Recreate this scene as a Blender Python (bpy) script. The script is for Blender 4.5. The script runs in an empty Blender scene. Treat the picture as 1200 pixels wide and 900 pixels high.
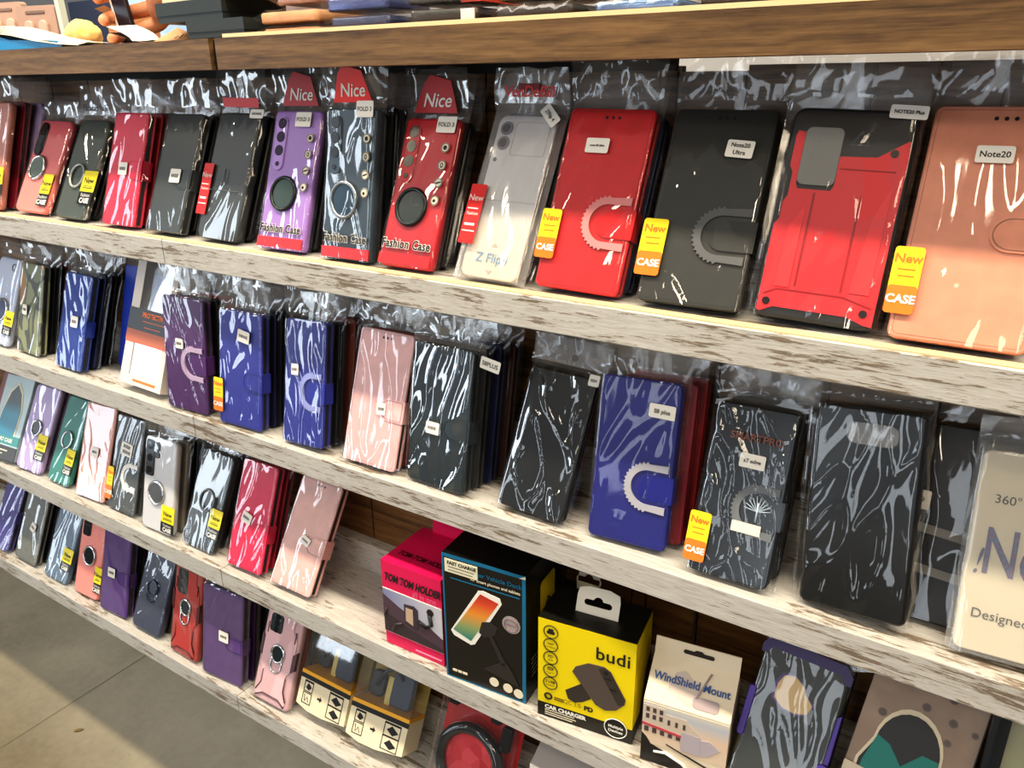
import bpy, bmesh, math, random
from mathutils import Vector, Matrix, noise
R = math.radians
ZC = 1.40                                   # camera height above the floor
scn = bpy.context.scene
col = scn.collection
random.seed(7)

# ------------------------------------------------------------------ helpers
def lin(c):
    c = c / 255.0
    return c / 12.92 if c <= 0.04045 else ((c + 0.055) / 1.055) ** 2.4
def rgb(r, g, b): return (lin(r), lin(g), lin(b), 1.0)

def link(o, parent=None):
    col.objects.link(o)
    if parent is not None: o.parent = parent
    return o
def tag(o, label=None, cat=None, group=None, kind=None):
    if label: o['label'] = label
    if cat: o['category'] = cat
    if group: o['group'] = group
    if kind: o['kind'] = kind
    return o
def empty(name, label, cat, M=None, group=None):
    o = bpy.data.objects.new(name, None); o.empty_display_size = .02
    col.objects.link(o)
    if M is not None: o.matrix_world = M
    return tag(o, label, cat, group)

class MB:
    """collects verts / faces and links them as ONE mesh object"""
    def __init__(s): s.v = []; s.f = []; s.sm = []
    def add(s, vs, fs, smooth=False):
        n = len(s.v); s.v += [tuple(p) for p in vs]
        for f in fs: s.f.append([i + n for i in f]); s.sm.append(smooth)
        return s
    def box(s, x0, x1, y0, y1, z0, z1):
        v = [(x, y, z) for x in (x0, x1) for y in (y0, y1) for z in (z0, z1)]
        return s.add(v, [(0,1,3,2),(4,6,7,5),(0,4,5,1),(2,3,7,6),(0,2,6,4),(1,5,7,3)])
    def plate(s, pts, y0, y1):
        """polygon in XZ (counter-clockwise seen from -Y) pushed from y0 (front) to y1 (back)"""
        n = len(pts)
        v = [(x, y0, z) for x, z in pts] + [(x, y1, z) for x, z in pts]
        f = [list(range(n)), list(range(2*n-1, n-1, -1))]
        for i in range(n):
            j = (i+1) % n; f.append((i, i+n, j+n, j))
        return s.add(v, f)
    def slab(s, w, h, t, r, b=.0015, seg=5, x=0, z=0, y=0):
        """rounded rectangle in XZ, front at y, thickness t, bevelled rims"""
        def ring(i, yy):
            return [(px, yy, pz) for px, pz in rrect(w-2*i, h-2*i, max(r-i, .0003), seg, x, z+i)]
        rings = [ring(b, y), ring(b*.3, y+b*.3), ring(0, y+b), ring(0, y+t-b), ring(b, y+t)]
        n = len(rings[0]); v = sum(rings, []); f = [list(range(n)), list(range(5*n-1, 4*n-1, -1))]
        s.add(v, f)
        k0 = len(s.v)-5*n
        for a in range(4):
            for i in range(n):
                j = (i+1) % n
                s.f.append([k0+a*n+i, k0+(a+1)*n+i, k0+(a+1)*n+j, k0+a*n+j]); s.sm.append(True)
        return s
    def disc(s, cx, cz, r, y0, y1, n=24, sx=1.0):
        return s.plate([(cx+sx*r*math.cos(2*math.pi*i/n), cz+r*math.sin(2*math.pi*i/n)) for i in range(n)], y0, y1)
    def ringplate(s, outer, inner, y0, y1):
        n = len(outer)
        v = [(x,y0,z) for x,z in outer]+[(x,y0,z) for x,z in inner]+[(x,y1,z) for x,z in outer]+[(x,y1,z) for x,z in inner]
        f = []
        for i in range(n):
            j = (i+1) % n
            f += [(i,j,n+j,n+i),(2*n+i,3*n+i,3*n+j,2*n+j),(i,2*n+i,2*n+j,j),(n+i,n+j,3*n+j,3*n+i)]
        return s.add(v, f)
    def torus(s, cx, cz, rr, r, y, n=28, m=8, sx=1.0, sz=1.0):
        v = []; f = []
        for i in range(n):
            a = 2*math.pi*i/n
            for j in range(m):
                b = 2*math.pi*j/m
                q = rr+r*math.cos(b)
                v.append((cx+sx*q*math.cos(a), y+r*math.sin(b), cz+sz*q*math.sin(a)))
        for i in range(n):
            for j in range(m):
                f.append((i*m+j, i*m+(j+1)%m, ((i+1)%n)*m+(j+1)%m, ((i+1)%n)*m+j))
        return s.add(v, f, True)
    def tube(s, pts, r, m=8, r1=None):
        pts = [Vector(p) for p in pts]; v = []; f = []; n = len(pts)
        for i, p in enumerate(pts):
            d = (pts[min(i+1, n-1)]-pts[max(i-1, 0)]).normalized()
            a = d.orthogonal().normalized(); b = d.cross(a)
            if i and abs(d.dot(Vector((0,0,1)))) < .95:
                a = d.cross(Vector((0,0,1))).normalized(); b = d.cross(a)
            elif abs(d.dot(Vector((0,0,1)))) < .95:
                a = d.cross(Vector((0,0,1))).normalized(); b = d.cross(a)
            rr = r if r1 is None else r+(r1-r)*i/(n-1)
            v += [p+a*rr*math.cos(2*math.pi*k/m)+b*rr*math.sin(2*math.pi*k/m) for k in range(m)]
        for i in range(n-1):
            for k in range(m):
                f.append((i*m+k, i*m+(k+1)%m, (i+1)*m+(k+1)%m, (i+1)*m+k))
        f += [list(range(m-1,-1,-1)), list(range((n-1)*m, n*m))]
        return s.add(v, f, True)
    def mesh(s, name):
        me = bpy.data.meshes.new(name); me.from_pydata(s.v, [], s.f)
        for p, q in zip(me.polygons, s.sm): p.use_smooth = q
        bm = bmesh.new(); bm.from_mesh(me); bmesh.ops.recalc_face_normals(bm, faces=bm.faces); bm.to_mesh(me); bm.free()
        return me
    def build(s, name, mat, parent=None, label=None):
        me = s.mesh(name); me.materials.append(mat)
        o = link(bpy.data.objects.new(name, me), parent)
        if label: o['label'] = label
        return o

def rrect(w, h, r, seg=5, x=0, z=0):
    r = min(r, w/2-1e-5, h/2-1e-5); p = []
    for cx, cz, a0 in ((x+w/2-r, z+r, -90), (x+w/2-r, z+h-r, 0), (x-w/2+r, z+h-r, 90), (x-w/2+r, z+r, 180)):
        for i in range(seg+1):
            a = R(a0+90*i/seg); p.append((cx+r*math.cos(a), cz+r*math.sin(a)))
    return p

TXT = {}
def text(s, parent, mat, x, z, size, y=-.001, bold=0, sx=1.0, shear=0, rot=0, align='LEFT', name='lettering', spacing=1.0, label=None, depth=0):
    c = bpy.data.curves.new(name, 'FONT'); c.body = s; c.size = size; c.offset = bold; c.shear = shear
    c.align_x = align; c.resolution_u = 3; c.space_character = spacing; c.extrude = depth
    o = bpy.data.objects.new(name, c); col.objects.link(o)
    me = bpy.data.meshes.new_from_object(o)
    bpy.data.objects.remove(o); bpy.data.curves.remove(c)
    ca, sa = math.cos(rot), math.sin(rot)
    for v in me.vertices:
        px, pz = v.co.x*sx, v.co.y
        v.co = (x+px*ca-pz*sa, y-v.co.z, z+px*sa+pz*ca)
    me.materials.clear(); me.materials.append(mat)
    return tag(link(bpy.data.objects.new(name, me), parent), label)

def fitx(o, x0, xmax):
    m = max(v.co.x for v in o.data.vertices)
    if m > xmax:
        for v in o.data.vertices: v.co.x = x0+(v.co.x-x0)*(xmax-x0)/(m-x0)
    return o

def place(X, y0, z, th=0, ro=0, ya=0):
    return Matrix.Translation((X, y0, z)) @ Matrix.Rotation(R(ya), 4, 'Z') @ Matrix.Rotation(-R(th), 4, 'X') @ Matrix.Rotation(R(ro), 4, 'Y')

# ------------------------------------------------------------------ materials
class NT:
    def __init__(s, name):
        s.m = bpy.data.materials.new(name); s.m.use_nodes = True; s.t = s.m.node_tree; s.t.nodes.clear()
        s.out = s.n('ShaderNodeOutputMaterial')
    def n(s, k, **kw):
        o = s.t.nodes.new(k)
        for a, b in kw.items(): setattr(o, a, b)
        return o
    def l(s, a, b): s.t.links.new(a, b)
    def ramp(s, fac, stops):
        r = s.n('ShaderNodeValToRGB'); e = r.color_ramp.elements
        while len(e) < len(stops): e.new(.5)
        for q, (p, c) in zip(e, stops): q.position = p; q.color = c
        s.l(fac, r.inputs[0]); return r.outputs[0]
    def coords(s, scale, kind='Object'):
        t = s.n('ShaderNodeTexCoord'); m = s.n('ShaderNodeMapping'); m.inputs['Scale'].default_value = scale
        s.l(t.outputs[kind], m.inputs[0]); return m.outputs[0]
    def noise(s, vec, scale=1, detail=4, rough=.55, dist=0):
        t = s.n('ShaderNodeTexNoise'); t.inputs['Scale'].default_value = scale; t.inputs['Detail'].default_value = detail
        t.inputs['Roughness'].default_value = rough; t.inputs['Distortion'].default_value = dist
        s.l(vec, t.inputs['Vector']); return t.outputs[0]
    def bump(s, h, strength, dist=.001):
        b = s.n('ShaderNodeBump'); b.inputs['Strength'].default_value = strength; b.inputs['Distance'].default_value = dist
        s.l(h, b.inputs['Height']); return b.outputs[0]
    def bsdf(s, color=None, rough=.5, colsock=None, nrm=None, spec=.5, metal=0, coat=0, emit=None, es=0, sheen=0, coatr=.05):
        b = s.n('ShaderNodeBsdfPrincipled')
        if color: b.inputs['Base Color'].default_value = color
        if colsock: s.l(colsock, b.inputs['Base Color'])
        b.inputs['Roughness'].default_value = rough; b.inputs['Metallic'].default_value = metal
        b.inputs['Specular IOR Level'].default_value = spec; b.inputs['Coat Weight'].default_value = coat
        b.inputs['Coat Roughness'].default_value = coatr
        if emit: b.inputs['Emission Color'].default_value = emit; b.inputs['Emission Strength'].default_value = es
        if nrm: s.l(nrm, b.inputs['Normal'])
        s.l(b.outputs[0], s.out.inputs[0]); return b

CACHE = {}
def paint(c, rough=.4, metal=0, coat=0, spec=.5):
    k = ('p', c, rough, metal, coat, spec)
    if k not in CACHE:
        t = NT('paint_%d' % len(CACHE)); t.bsdf(rgb(*c), rough, metal=metal, coat=coat, spec=spec); CACHE[k] = t.m
    return CACHE[k]
def leather(c, rough=.42):
    k = ('l', c, rough)
    if k not in CACHE:
        t = NT('leather_%d' % len(CACHE)); a = rgb(*c)
        v = t.coords((1,1,1)); n = t.noise(v, 900, 3, .6); m = t.noise(v, 60, 3, .5)
        cc = t.ramp(m, [(.3, tuple(x*.86 for x in a[:3])+(1,)), (.7, a)])
        t.bsdf(None, rough, cc, t.bump(n, .35, .0004), spec=.45); CACHE[k] = t.m
    return CACHE[k]
def brushed(c, rough=.3):
    k = ('b', c, rough)
    if k not in CACHE:
        t = NT('brushed_%d' % len(CACHE)); v = t.coords((40, 40, 1500)); n = t.noise(v, 1, 2)
        t.bsdf(rgb(*c), rough, None, t.bump(n, .2, .0003), metal=.55); CACHE[k] = t.m
    return CACHE[k]
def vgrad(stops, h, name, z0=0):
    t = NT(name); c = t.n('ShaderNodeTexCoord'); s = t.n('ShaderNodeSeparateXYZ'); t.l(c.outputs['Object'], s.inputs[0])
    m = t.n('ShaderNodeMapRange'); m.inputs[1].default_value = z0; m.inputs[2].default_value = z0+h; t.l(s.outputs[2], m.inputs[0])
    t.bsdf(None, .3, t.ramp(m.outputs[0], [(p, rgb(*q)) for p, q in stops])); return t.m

def whitewash(name, light, dark, amt, warm):
    t = NT(name)
    v = t.coords((13, 70, 120)); n1 = t.noise(v, 1, 7, .72, .25)
    v2 = t.coords((34, 300, 520)); n2 = t.noise(v2, 1, 4, .65, .2)
    v3 = t.coords((4.5, 9, 9)); n3 = t.noise(v3, 1, 2, .5)
    a = t.n('ShaderNodeMath', operation='MULTIPLY_ADD'); t.l(n2, a.inputs[0]); a.inputs[1].default_value = .55; t.l(n1, a.inputs[2])
    b = t.n('ShaderNodeMath', operation='MULTIPLY_ADD'); t.l(n3, b.inputs[0]); b.inputs[1].default_value = .35; t.l(a.outputs[0], b.inputs[2])
    hb = t.n('ShaderNodeMath', operation='MULTIPLY'); t.l(b.outputs[0], hb.inputs[0]); hb.inputs[1].default_value = .5
    mask = t.ramp(hb.outputs[0], [(amt, (0,0,0,1)), (amt+.032, (1,1,1,1))])
    base = t.ramp(n2, [(.25, rgb(*warm)), (.6, rgb(*light))])
    mx = t.n('ShaderNodeMix', data_type='RGBA'); t.l(mask, mx.inputs[0]); t.l(base, mx.inputs[6])
    dk = t.ramp(n2, [(.3, rgb(*dark)), (.75, rgb(min(255,dark[0]+56), min(255,dark[1]+52), min(255,dark[2]+46)))]); t.l(dk, mx.inputs[7])
    t.bsdf(None, .62, mx.outputs[2], t.bump(b.outputs[0], .35, .0012), spec=.3)
    return t.m
M_WASH = whitewash('whitewashed_wood', (200,198,194), (92,82,71), .4985, (170,165,156))
def brownwood(name, a, b, c):
    t = NT(name)
    v = t.coords((3.0, 26, 44)); n0 = t.noise(v, 1, 5, .6, .9)
    w = t.n('ShaderNodeTexWave', wave_type='BANDS', bands_direction='Z'); w.inputs['Scale'].default_value = 30; w.inputs['Distortion'].default_value = 7
    w.inputs['Detail'].default_value = 4; w.inputs['Detail Scale'].default_value = 1.6
    t.l(t.coords((.5, 1, 1)), w.inputs['Vector'])
    v2 = t.coords((22, 300, 620)); n2 = t.noise(v2, 1, 4, .65)
    m = t.n('ShaderNodeMath', operation='MULTIPLY_ADD'); t.l(w.outputs[1], m.inputs[0]); m.inputs[1].default_value = .10; t.l(n0, m.inputs[2])
    m2 = t.n('ShaderNodeMath', operation='MULTIPLY_ADD'); t.l(n2, m2.inputs[0]); m2.inputs[1].default_value = .45; t.l(m.outputs[0], m2.inputs[2])
    cc = t.ramp(m2.outputs[0], [(.56, rgb(*a)), (.78, rgb(*b)), (.98, rgb(*c))])
    t.bsdf(None, .5, cc, t.bump(n2, .25, .0006), spec=.35); return t.m
M_BROWN = brownwood('brown_stained_wood', (66,46,25), (106,79,48), (130,100,64))
M_BACK = brownwood('back_plank_wood', (64,42,24), (112,80,46), (132,98,58))
M_EDGE = paint((236,208,160), .5)
M_DARK = paint((14,12,11), .7)
M_WHITE = paint((236,234,228), .5)
M_PAPER = paint((228,220,200), .6)
M_BLACK = paint((16,16,17), .35)
M_INK = paint((30,28,28), .6)
M_GREY = paint((120,118,116), .5)
M_YEL = paint((240,222,20), .45)
M_YEL2 = paint((246,214,18), .45)
M_ORG = paint((250,120,20), .45)
M_RED = paint((214,24,26), .45)
M_DKRED = paint((120,14,18), .5)
M_CHROME = paint((210,212,216), .15, metal=1)
M_LENS = paint((28,32,36), .08, coat=1)
M_LACE = paint((196,186,190), .6)
M_STICK = paint((238,234,226), .5)

def film(name, gain, haze, rough, bstr, tint=(1,1,1,1), ior=1.5, cap=.15, k=1.0):
    t = NT(name)
    n1 = t.noise(t.coords((26*k, 26*k, 9*k)), 1, 1.5, .45, 1.4)
    n2 = t.noise(t.coords((120*k, 120*k, 46*k)), 1, 1, .4, 1.2)
    mk = t.n('ShaderNodeMath', operation='MULTIPLY'); t.l(t.ramp(n1, [(.50,(0,0,0,1)),(.72,(1,1,1,1))]), mk.inputs[0]); t.l(n2, mk.inputs[1])
    a = t.n('ShaderNodeMath', operation='MULTIPLY_ADD'); t.l(mk.outputs[0], a.inputs[0]); a.inputs[1].default_value = .30; t.l(n1, a.inputs[2])
    nr = t.bump(a.outputs[0], bstr, .006)
    fr = t.n('ShaderNodeFresnel'); fr.inputs[0].default_value = ior; t.l(nr, fr.inputs[1])
    g = t.n('ShaderNodeMath', operation='MULTIPLY_ADD', use_clamp=True); t.l(fr.outputs[0], g.inputs[0]); g.inputs[1].default_value = gain; g.inputs[2].default_value = .004
    cl = t.n('ShaderNodeMath', operation='MINIMUM'); t.l(g.outputs[0], cl.inputs[0]); cl.inputs[1].default_value = cap; g = cl
    tr = t.n('ShaderNodeBsdfTransparent'); tr.inputs[0].default_value = tint
    gl = t.n('ShaderNodeBsdfGlossy'); gl.inputs['Roughness'].default_value = rough; t.l(nr, gl.inputs['Normal'])
    df = t.n('ShaderNodeBsdfDiffuse'); df.inputs[0].default_value = (.85,.85,.85,1)
    m1 = t.n('ShaderNodeMixShader'); m1.inputs[0].default_value = haze; t.l(tr.outputs[0], m1.inputs[1]); t.l(df.outputs[0], m1.inputs[2])
    m2 = t.n('ShaderNodeMixShader'); t.l(g.outputs[0], m2.inputs[0]); t.l(m1.outputs[0], m2.inputs[1]); t.l(gl.outputs[0], m2.inputs[2])
    t.l(m2.outputs[0], t.out.inputs[0]); return t.m
FILM = film('clear_film', .8, .012, .05, .05, cap=.12, k=.6)
FILM_BIG = film('loose_film', 1.2, .006, .04, .10, cap=.22, k=.38)
FILM_TIGHT = film('tight_film', .85, .012, .05, .055, cap=.11)
FILM_SHINY = film('shiny_film', 1.15, .006, .035, .07, cap=.22)
FILM_BACK = film('back_film', .5, .002, .08, .12, cap=.08)
FILM_HEAD = film('header_film', .9, .075, .07, .10, cap=.13)
FILM_SOFT = film('cloudy_film', 1.3, .14, .12, .15)
PLASTIC = film('clear_plastic', 1.2, .02, .03, .01)

# ------------------------------------------------------------------ bag
def bag_mesh(w, h, t, header, seed, nx=16, nz=34, m=.006, fold=0.0, wr=1.0, left=0.0, gap=.0012):
    """a film pouch: wrinkled front sheet round the case, a flat tail above it (leaning by fold), a plain back sheet"""
    H = h+header; mb = MB(); z0 = .0003; ca_ = .0030 if nx > 10 else .0013
    wr = wr if nx > 10 else min(wr, .4)
    L, Rr = -w/2-m-left, w/2+m
    def depth(x, z):
        e = max(abs(x)-(w/2-.002), 0)/(m+.002); e = min(e, 1)
        y = -gap + e*e*(t*.55+gap)
        k = min(max((z-h+.001)/.010, 0), 1); k = k*k*(3-2*k)
        return y*(1-k) + k*t*.45, k, e
    v = []
    for j in range(nz+1):
        z = z0+(H-z0)*j/nz
        for i in range(nx+1):
            x = L+(Rr-L)*i/nx
            y, k, e = depth(x, z)
            q = Vector((x*30+seed*3.1+z*6*math.sin(seed), z*7, seed*7.7))
            wv = noise.noise(q+Vector((noise.noise(q*.8)*1.4, 0, 0)))
            ang = math.sin(seed*2.7)*.9
            rd = 1-abs(noise.noise(Vector((x*44+z*22*ang, z*12-x*9*ang, seed*5.3+2))))*3.2
            inside = (1-k)*(1-e)
            ms = max(noise.noise(Vector((x*20+seed, z*11, seed*1.3)))+.12, 0)
            fs = ms*noise.noise(Vector((x*115+z*40*ang+2.2*noise.noise(Vector((x*18, z*16, seed))), z*20, seed*6.1)))
            y -= inside*wr*(.0014*max(wv, 0)+.0012*max(rd, 0)**2+.0009*fs)
            cr = noise.noise(Vector((x*48, z*44, seed*1.9)))+.3*noise.noise(Vector((x*90, z*80, seed*4.9)))
            y += k*cr*ca_ + e*(1-k)*cr*ca_*.5
            xx = x
            if k > 0:
                dz = max(z-h, 0); s_ = math.sin(fold); y -= dz*s_; zz = h+dz*math.cos(fold) if z > h else z
                xx = x*(1-.10*k*noise.noise(Vector((seed*2.2, z*30, 3))))
                if j == nz: zz += .004*noise.noise(Vector((x*50, seed*3.3, 1)))
            else: zz = z
            edge = (i == 0 or i == nx)
            if edge: xx += .0018*noise.noise(Vector((z*55, seed, i)))
            v.append((xx, y, zz))
    f = [(j*(nx+1)+i, j*(nx+1)+i+1, (j+1)*(nx+1)+i+1, (j+1)*(nx+1)+i) for j in range(nz) for i in range(nx)]
    mb.add(v, f, True)
    # back sheet
    bx, bz = 4, 8; v = []
    for j in range(bz+1):
        z = z0+(H-z0)*j/bz
        for i in range(bx+1):
            x = L+(Rr-L)*i/bx
            k = 1 if z > h else 0
            dz = max(z-h, 0)
            y = t+.0008 if not k else t*.55+.0015-dz*math.sin(fold)
            if i in (0, bx): y = t*.6
            v.append((x, y, (h+dz*math.cos(fold)) if k else z))
    f = [(j*(bx+1)+i, j*(bx+1)+i+1, (j+1)*(bx+1)+i+1, (j+1)*(bx+1)+i) for j in range(bz) for i in range(bx)]
    mb.add(v, f, True)
    return mb

# ------------------------------------------------------------------ small printed bits
def sticker(root, lines, u, v, w, h, sw=.024, sh=.012, rot=0, ink=M_INK, y=-.0032, size=None):
    cx, cz = (u-.5)*w, v*h
    ca, sa = math.cos(rot), math.sin(rot)
    pts = [(cx+px*ca-pz*sa, cz+px*sa+pz*ca) for px, pz in rrect(sw, sh, .0015, 2, 0, -sh/2)]
    s = MB().plate(pts, y, y+.0003).build('price_sticker', M_STICK, root, 'white sticker')
    n = len(lines)
    if lines == ['~'] or lines == ['~', '~']:
        b = MB(); r_ = random.Random(int(u*1000+v*7777)); nn = len(lines)
        for i in range(nn):
            x_ = -sw*.34; zc = (nn/2-.5-i)*sh*.42
            while x_ < sw*.30:
                l_ = sw*r_.uniform(.05, .12); hh_ = sh*r_.uniform(.10, .15)
                b.plate([(cx+px*ca-pz*sa, cz+px*sa+pz*ca) for px, pz in ((x_,zc-hh_),(x_+l_*.6,zc-hh_),(x_+l_*.6,zc+hh_),(x_,zc+hh_))], y-.0003, y)
                x_ += l_
        b.build('faint_print', M_GREY, s); return s
    for i, ln in enumerate(lines):
        sz = size or min(sh*.62/n*1.1, sw*1.55/max(len(ln), 3))
        oz = (n/2-.5-i)*sh*.42 - sz*.34
        text(ln, s, ink, cx-oz*sa*1.0, cz+oz*ca, sz, y-.0003, align='CENTER', rot=rot, bold=.0001)
    return s
def tag_new(root, u, v, w, h, tw=.030, th=.042, y=-.0034, rot=0):
    """yellow over black promotional tag"""
    cx, cz = (u-.5)*w, v*h
    s = MB().plate([(cx-tw/2, cz+th*.38-th/2), (cx+tw/2, cz+th*.38-th/2), (cx+tw/2, cz+th/2), (cx-tw/2, cz+th/2)], y, y+.0003).build('promo_tag', M_YEL, root, 'yellow and black tag')
    MB().plate([(cx-tw/2, cz-th/2), (cx+tw/2, cz-th/2), (cx+tw/2, cz+th*.38-th/2), (cx-tw/2, cz+th*.38-th/2)], y, y+.0003).build('tag_foot', M_BLACK, s, 'black lower strip')
    text('New', s, M_INK, cx, cz+th*.13, th*.24, y-.0003, bold=.0002, align='CENTER')
    text('Fashion', s, M_WHITE, cx, cz-th*.27, th*.15, y-.0003, align='CENTER')
    text('CASE', s, M_WHITE, cx, cz-th*.45, th*.2, y-.0003, bold=.0004, align='CENTER')
    MB().box(cx-tw*.35, cx+tw*.35, y-.0002, y, cz-th*.02, cz+th*.01).box(cx-tw*.3, cx+tw*.3, y-.0002, y, cz+th*.04, cz+th*.06).build('small_print', M_INK, s)
def tag_orange(root, u, v, w, h, tw=.02, th=.046, y=-.0034):
    cx, cz = (u-.5)*w, v*h; r_ = .0025
    s = MB().plate(rrect(tw, th, r_, 3, cx, cz-th/2), y, y+.0003).build('promo_tag', M_YEL2, root, 'yellow and orange tag')
    MB().plate(rrect(tw, th*.42, r_, 3, cx, cz-th/2), y-.0002, y+.0001).build('tag_foot', M_ORG, s, 'orange lower half')
    text('New', s, M_ORG, cx, cz+th*.26, th*.19, y-.0003, bold=.0003, align='CENTER')
    MB().box(cx-tw*.3, cx+tw*.3, y-.0003, y, cz+th*.15, cz+th*.17).box(cx-tw*.25, cx+tw*.3, y-.0003, y, cz+th*.05, cz+th*.07).build('small_print', M_ORG, s)
    text('CASE', s, M_WHITE, cx, cz-th*.34, th*.17, y-.0006, bold=.0003, align='CENTER')
def tag_red(root, u, v, w, h, tw=.019, th=.062, y=-.0034):
    cx, cz = (u-.5)*w, v*h
    s = MB().plate(rrect(tw, th, .001, 2, cx, cz-th/2), y, y+.0003).build('promo_tag', M_RED, root, 'red tag')
    text('New', s, M_WHITE, cx, cz+th*.22, th*.15, y-.0003, align='CENTER')
    text('Fashion', s, M_WHITE, cx, cz-th*.02, th*.075, y-.0003, align='CENTER')
    MB().box(cx-tw*.35, cx+tw*.3, y-.0003, y, cz-th*.20, cz-th*.16).build('pale_print', M_WHITE, s)
    MB().box(cx-tw*.4, cx+tw*.4, y-.0003, y, cz-th*.30, cz-th*.28).box(cx-tw*.4, cx+tw*.3, y-.0003, y, cz+th*.08, cz+th*.1).build('small_print', M_WHITE, s)
# ------------------------------------------------------------------ the shelving (setting)
ZT = {1: -.183, 2: -.429, 3: -.6775, 4: -.9245}       # shelf tops, measured from camera height
TH = .0325; X0, X1 = -2.6, .75; YW = .135
def struct(name, mb, mat, parent=None):
    o = mb.build(name, mat, parent); 
    if parent is None: o['kind'] = 'structure'
    return o
XS = -.92
UNIT = {}
for side, xc in (('left', (X0+XS)/2), ('right', (X1+XS)/2)):
    UNIT[side] = empty('shelving_unit', 'wooden shelving unit with whitewashed boards, %s of the joint in the third shelf' % side, 'shelving', None, 'whitewashed shelving units')
for r_, splits in ((1, -.9215), (2, -.9175), (3, -.913), (4, -.926)):
    z = ZC+ZT[r_]
    for side, xa, xb in (('left', X0, splits-.0006), ('right', splits+.0006, X1)):
        mb = MB(); b = .0012
        mb.box(xa, xb, b, YW-.001, z-TH, z)
        mb.add([(xa, b, z-TH), (xb, b, z-TH), (xb, b, z), (xa, b, z), (xa, 0, z-TH+b), (xb, 0, z-TH+b), (xb, 0, z-b), (xa, 0, z-b)],
               [(4,5,6,7), (7,6,2,3), (4,0,1,5)])
        o = mb.build('shelf_board', M_WASH, UNIT[side])
        MB().box(xa, xb, .117, YW-.0012, z+.0002, z+.046).build('back_rail', M_WASH, o)
        if r_ == 1:
            MB().box(xa, xb, .0015, .013, z+.0001, z+.0012).build('front_edge_strip', M_EDGE, o, 'pale raw wood edge strip')  # overhead light on the board top, painted as a pale strip
# planked backs and posts
widths = [.105, .092, .118, .1]
def planks(bk, xa, xb, ztop):
    x = xa; i = 0
    while x < xb-.001:
        w_ = min(widths[i % 4], xb-x); bk.box(x+.0012, x+w_-.0012, YW, YW+.012, ZC-1.02, ztop); x += w_; i += 1
zt = ZC+.0165
for side, rng in (('left', ((X0, XS, zt-.003),)), ('right', ((XS, -.29, zt-.003), (-.29, -.2295, ZC+.0085), (-.2265, X1, ZC+.0132)))):
    bk = MB(); bb = MB()
    for xa, xb, ztop in rng:
        planks(bk, xa, xb, ztop); bb.box(xa+.0005, xb, YW+.0125, YW+.018, ZC-1.02, ztop)
    p_ = bk.build('back_panel', M_BACK, UNIT[side], 'brown planked back'); bb.build('backing_board', M_DARK, p_)
for side, xa in (('left', -2.55), ('right', -.55), ('right', .7)):
    MB().box(xa, xa+.045, YW+.02, YW+.065, .0006, zt+.010).build('support_post', M_BACK, UNIT[side])
# top counter: brown boards with a pale edge
cnt = empty('counter', 'brown stained wooden counter top running above the phone case shelves', 'counter')
for nm, xa, xb in (('left', X0, -.776), ('right', -.7655, X1)):
    o = MB().box(xa, xb, 0, .024, zt, zt+.0315).build('front_board', M_BROWN, cnt)
    if nm == 'right':
        MB().box(xa+.013, xb, .0008, .0238, zt+.0316, zt+.0352).build('edge_strip', M_EDGE, o, 'pale raw wood edge strip')
MB().box(X0, X1, .0245, .285, zt+.012, zt+.0312).build('counter_top', M_BROWN, cnt)
MB().box(-.7761, -.7654, .006, .024, zt, zt+.030).build('joint_filler', M_DARK, cnt, 'dark joint between the front boards')
MB().box(X0, -.29, .112, YW-.0005, zt-.007, zt+.0115).build('under_rail', M_DARK, cnt)

# floor
t = NT('polished_concrete')
v = t.coords((1,1,1)); a = t.noise(v, 3.2, 5, .6, .4); b_ = t.noise(v, 55, 3, .6)
m = t.n('ShaderNodeMath', operation='MULTIPLY_ADD'); t.l(b_, m.inputs[0]); m.inputs[1].default_value = .3; t.l(a, m.inputs[2])
cc = t.ramp(m.outputs[0], [(.4, rgb(112,104,88)), (.62, rgb(131,122,102)), (.85, rgb(145,136,114))])
sp = t.noise(v, 160, 1, .5); spm = t.ramp(sp, [(.74, (0,0,0,1)), (.78, (1,1,1,1))])
mx = t.n('ShaderNodeMix', data_type='RGBA'); t.l(spm, mx.inputs[0]); t.l(cc, mx.inputs[6]); mx.inputs[7].default_value = rgb(92,86,72)
t.bsdf(None, .42, mx.outputs[2], t.bump(b_, .12, .001), spec=.4)
M_FLOOR = t.m
fl = MB(); fl.add([(-7,-5,0),(5,-5,0),(5,5,0),(-7,5,0)], [(0,1,2,3)])
floor = struct('floor', fl, M_FLOOR)
MB().add([(-1.7255,-1.2,.0006),(-1.7225,-1.2,.0006),(-1.7265,1.2,.0006),(-1.7295,1.2,.0006)], [(0,1,2,3)]).build('control_joint', paint((112,105,88), .7), floor)
lf = MB().plate([(0,0),(.006,-.003),(.016,0),(.021,.005),(.014,.007),(.005,.005)], -.0008, .0008)
o = lf.build('dry_leaf', paint((112,92,52), .8)); o.matrix_world = Matrix.Translation((-1.632,.030,.0018)) @ Matrix.Rotation(R(62),4,'Z') @ Matrix.Rotation(R(90),4,'X')
tag(o, 'small dry brown leaf scrap lying on the concrete floor', 'leaf')

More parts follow.
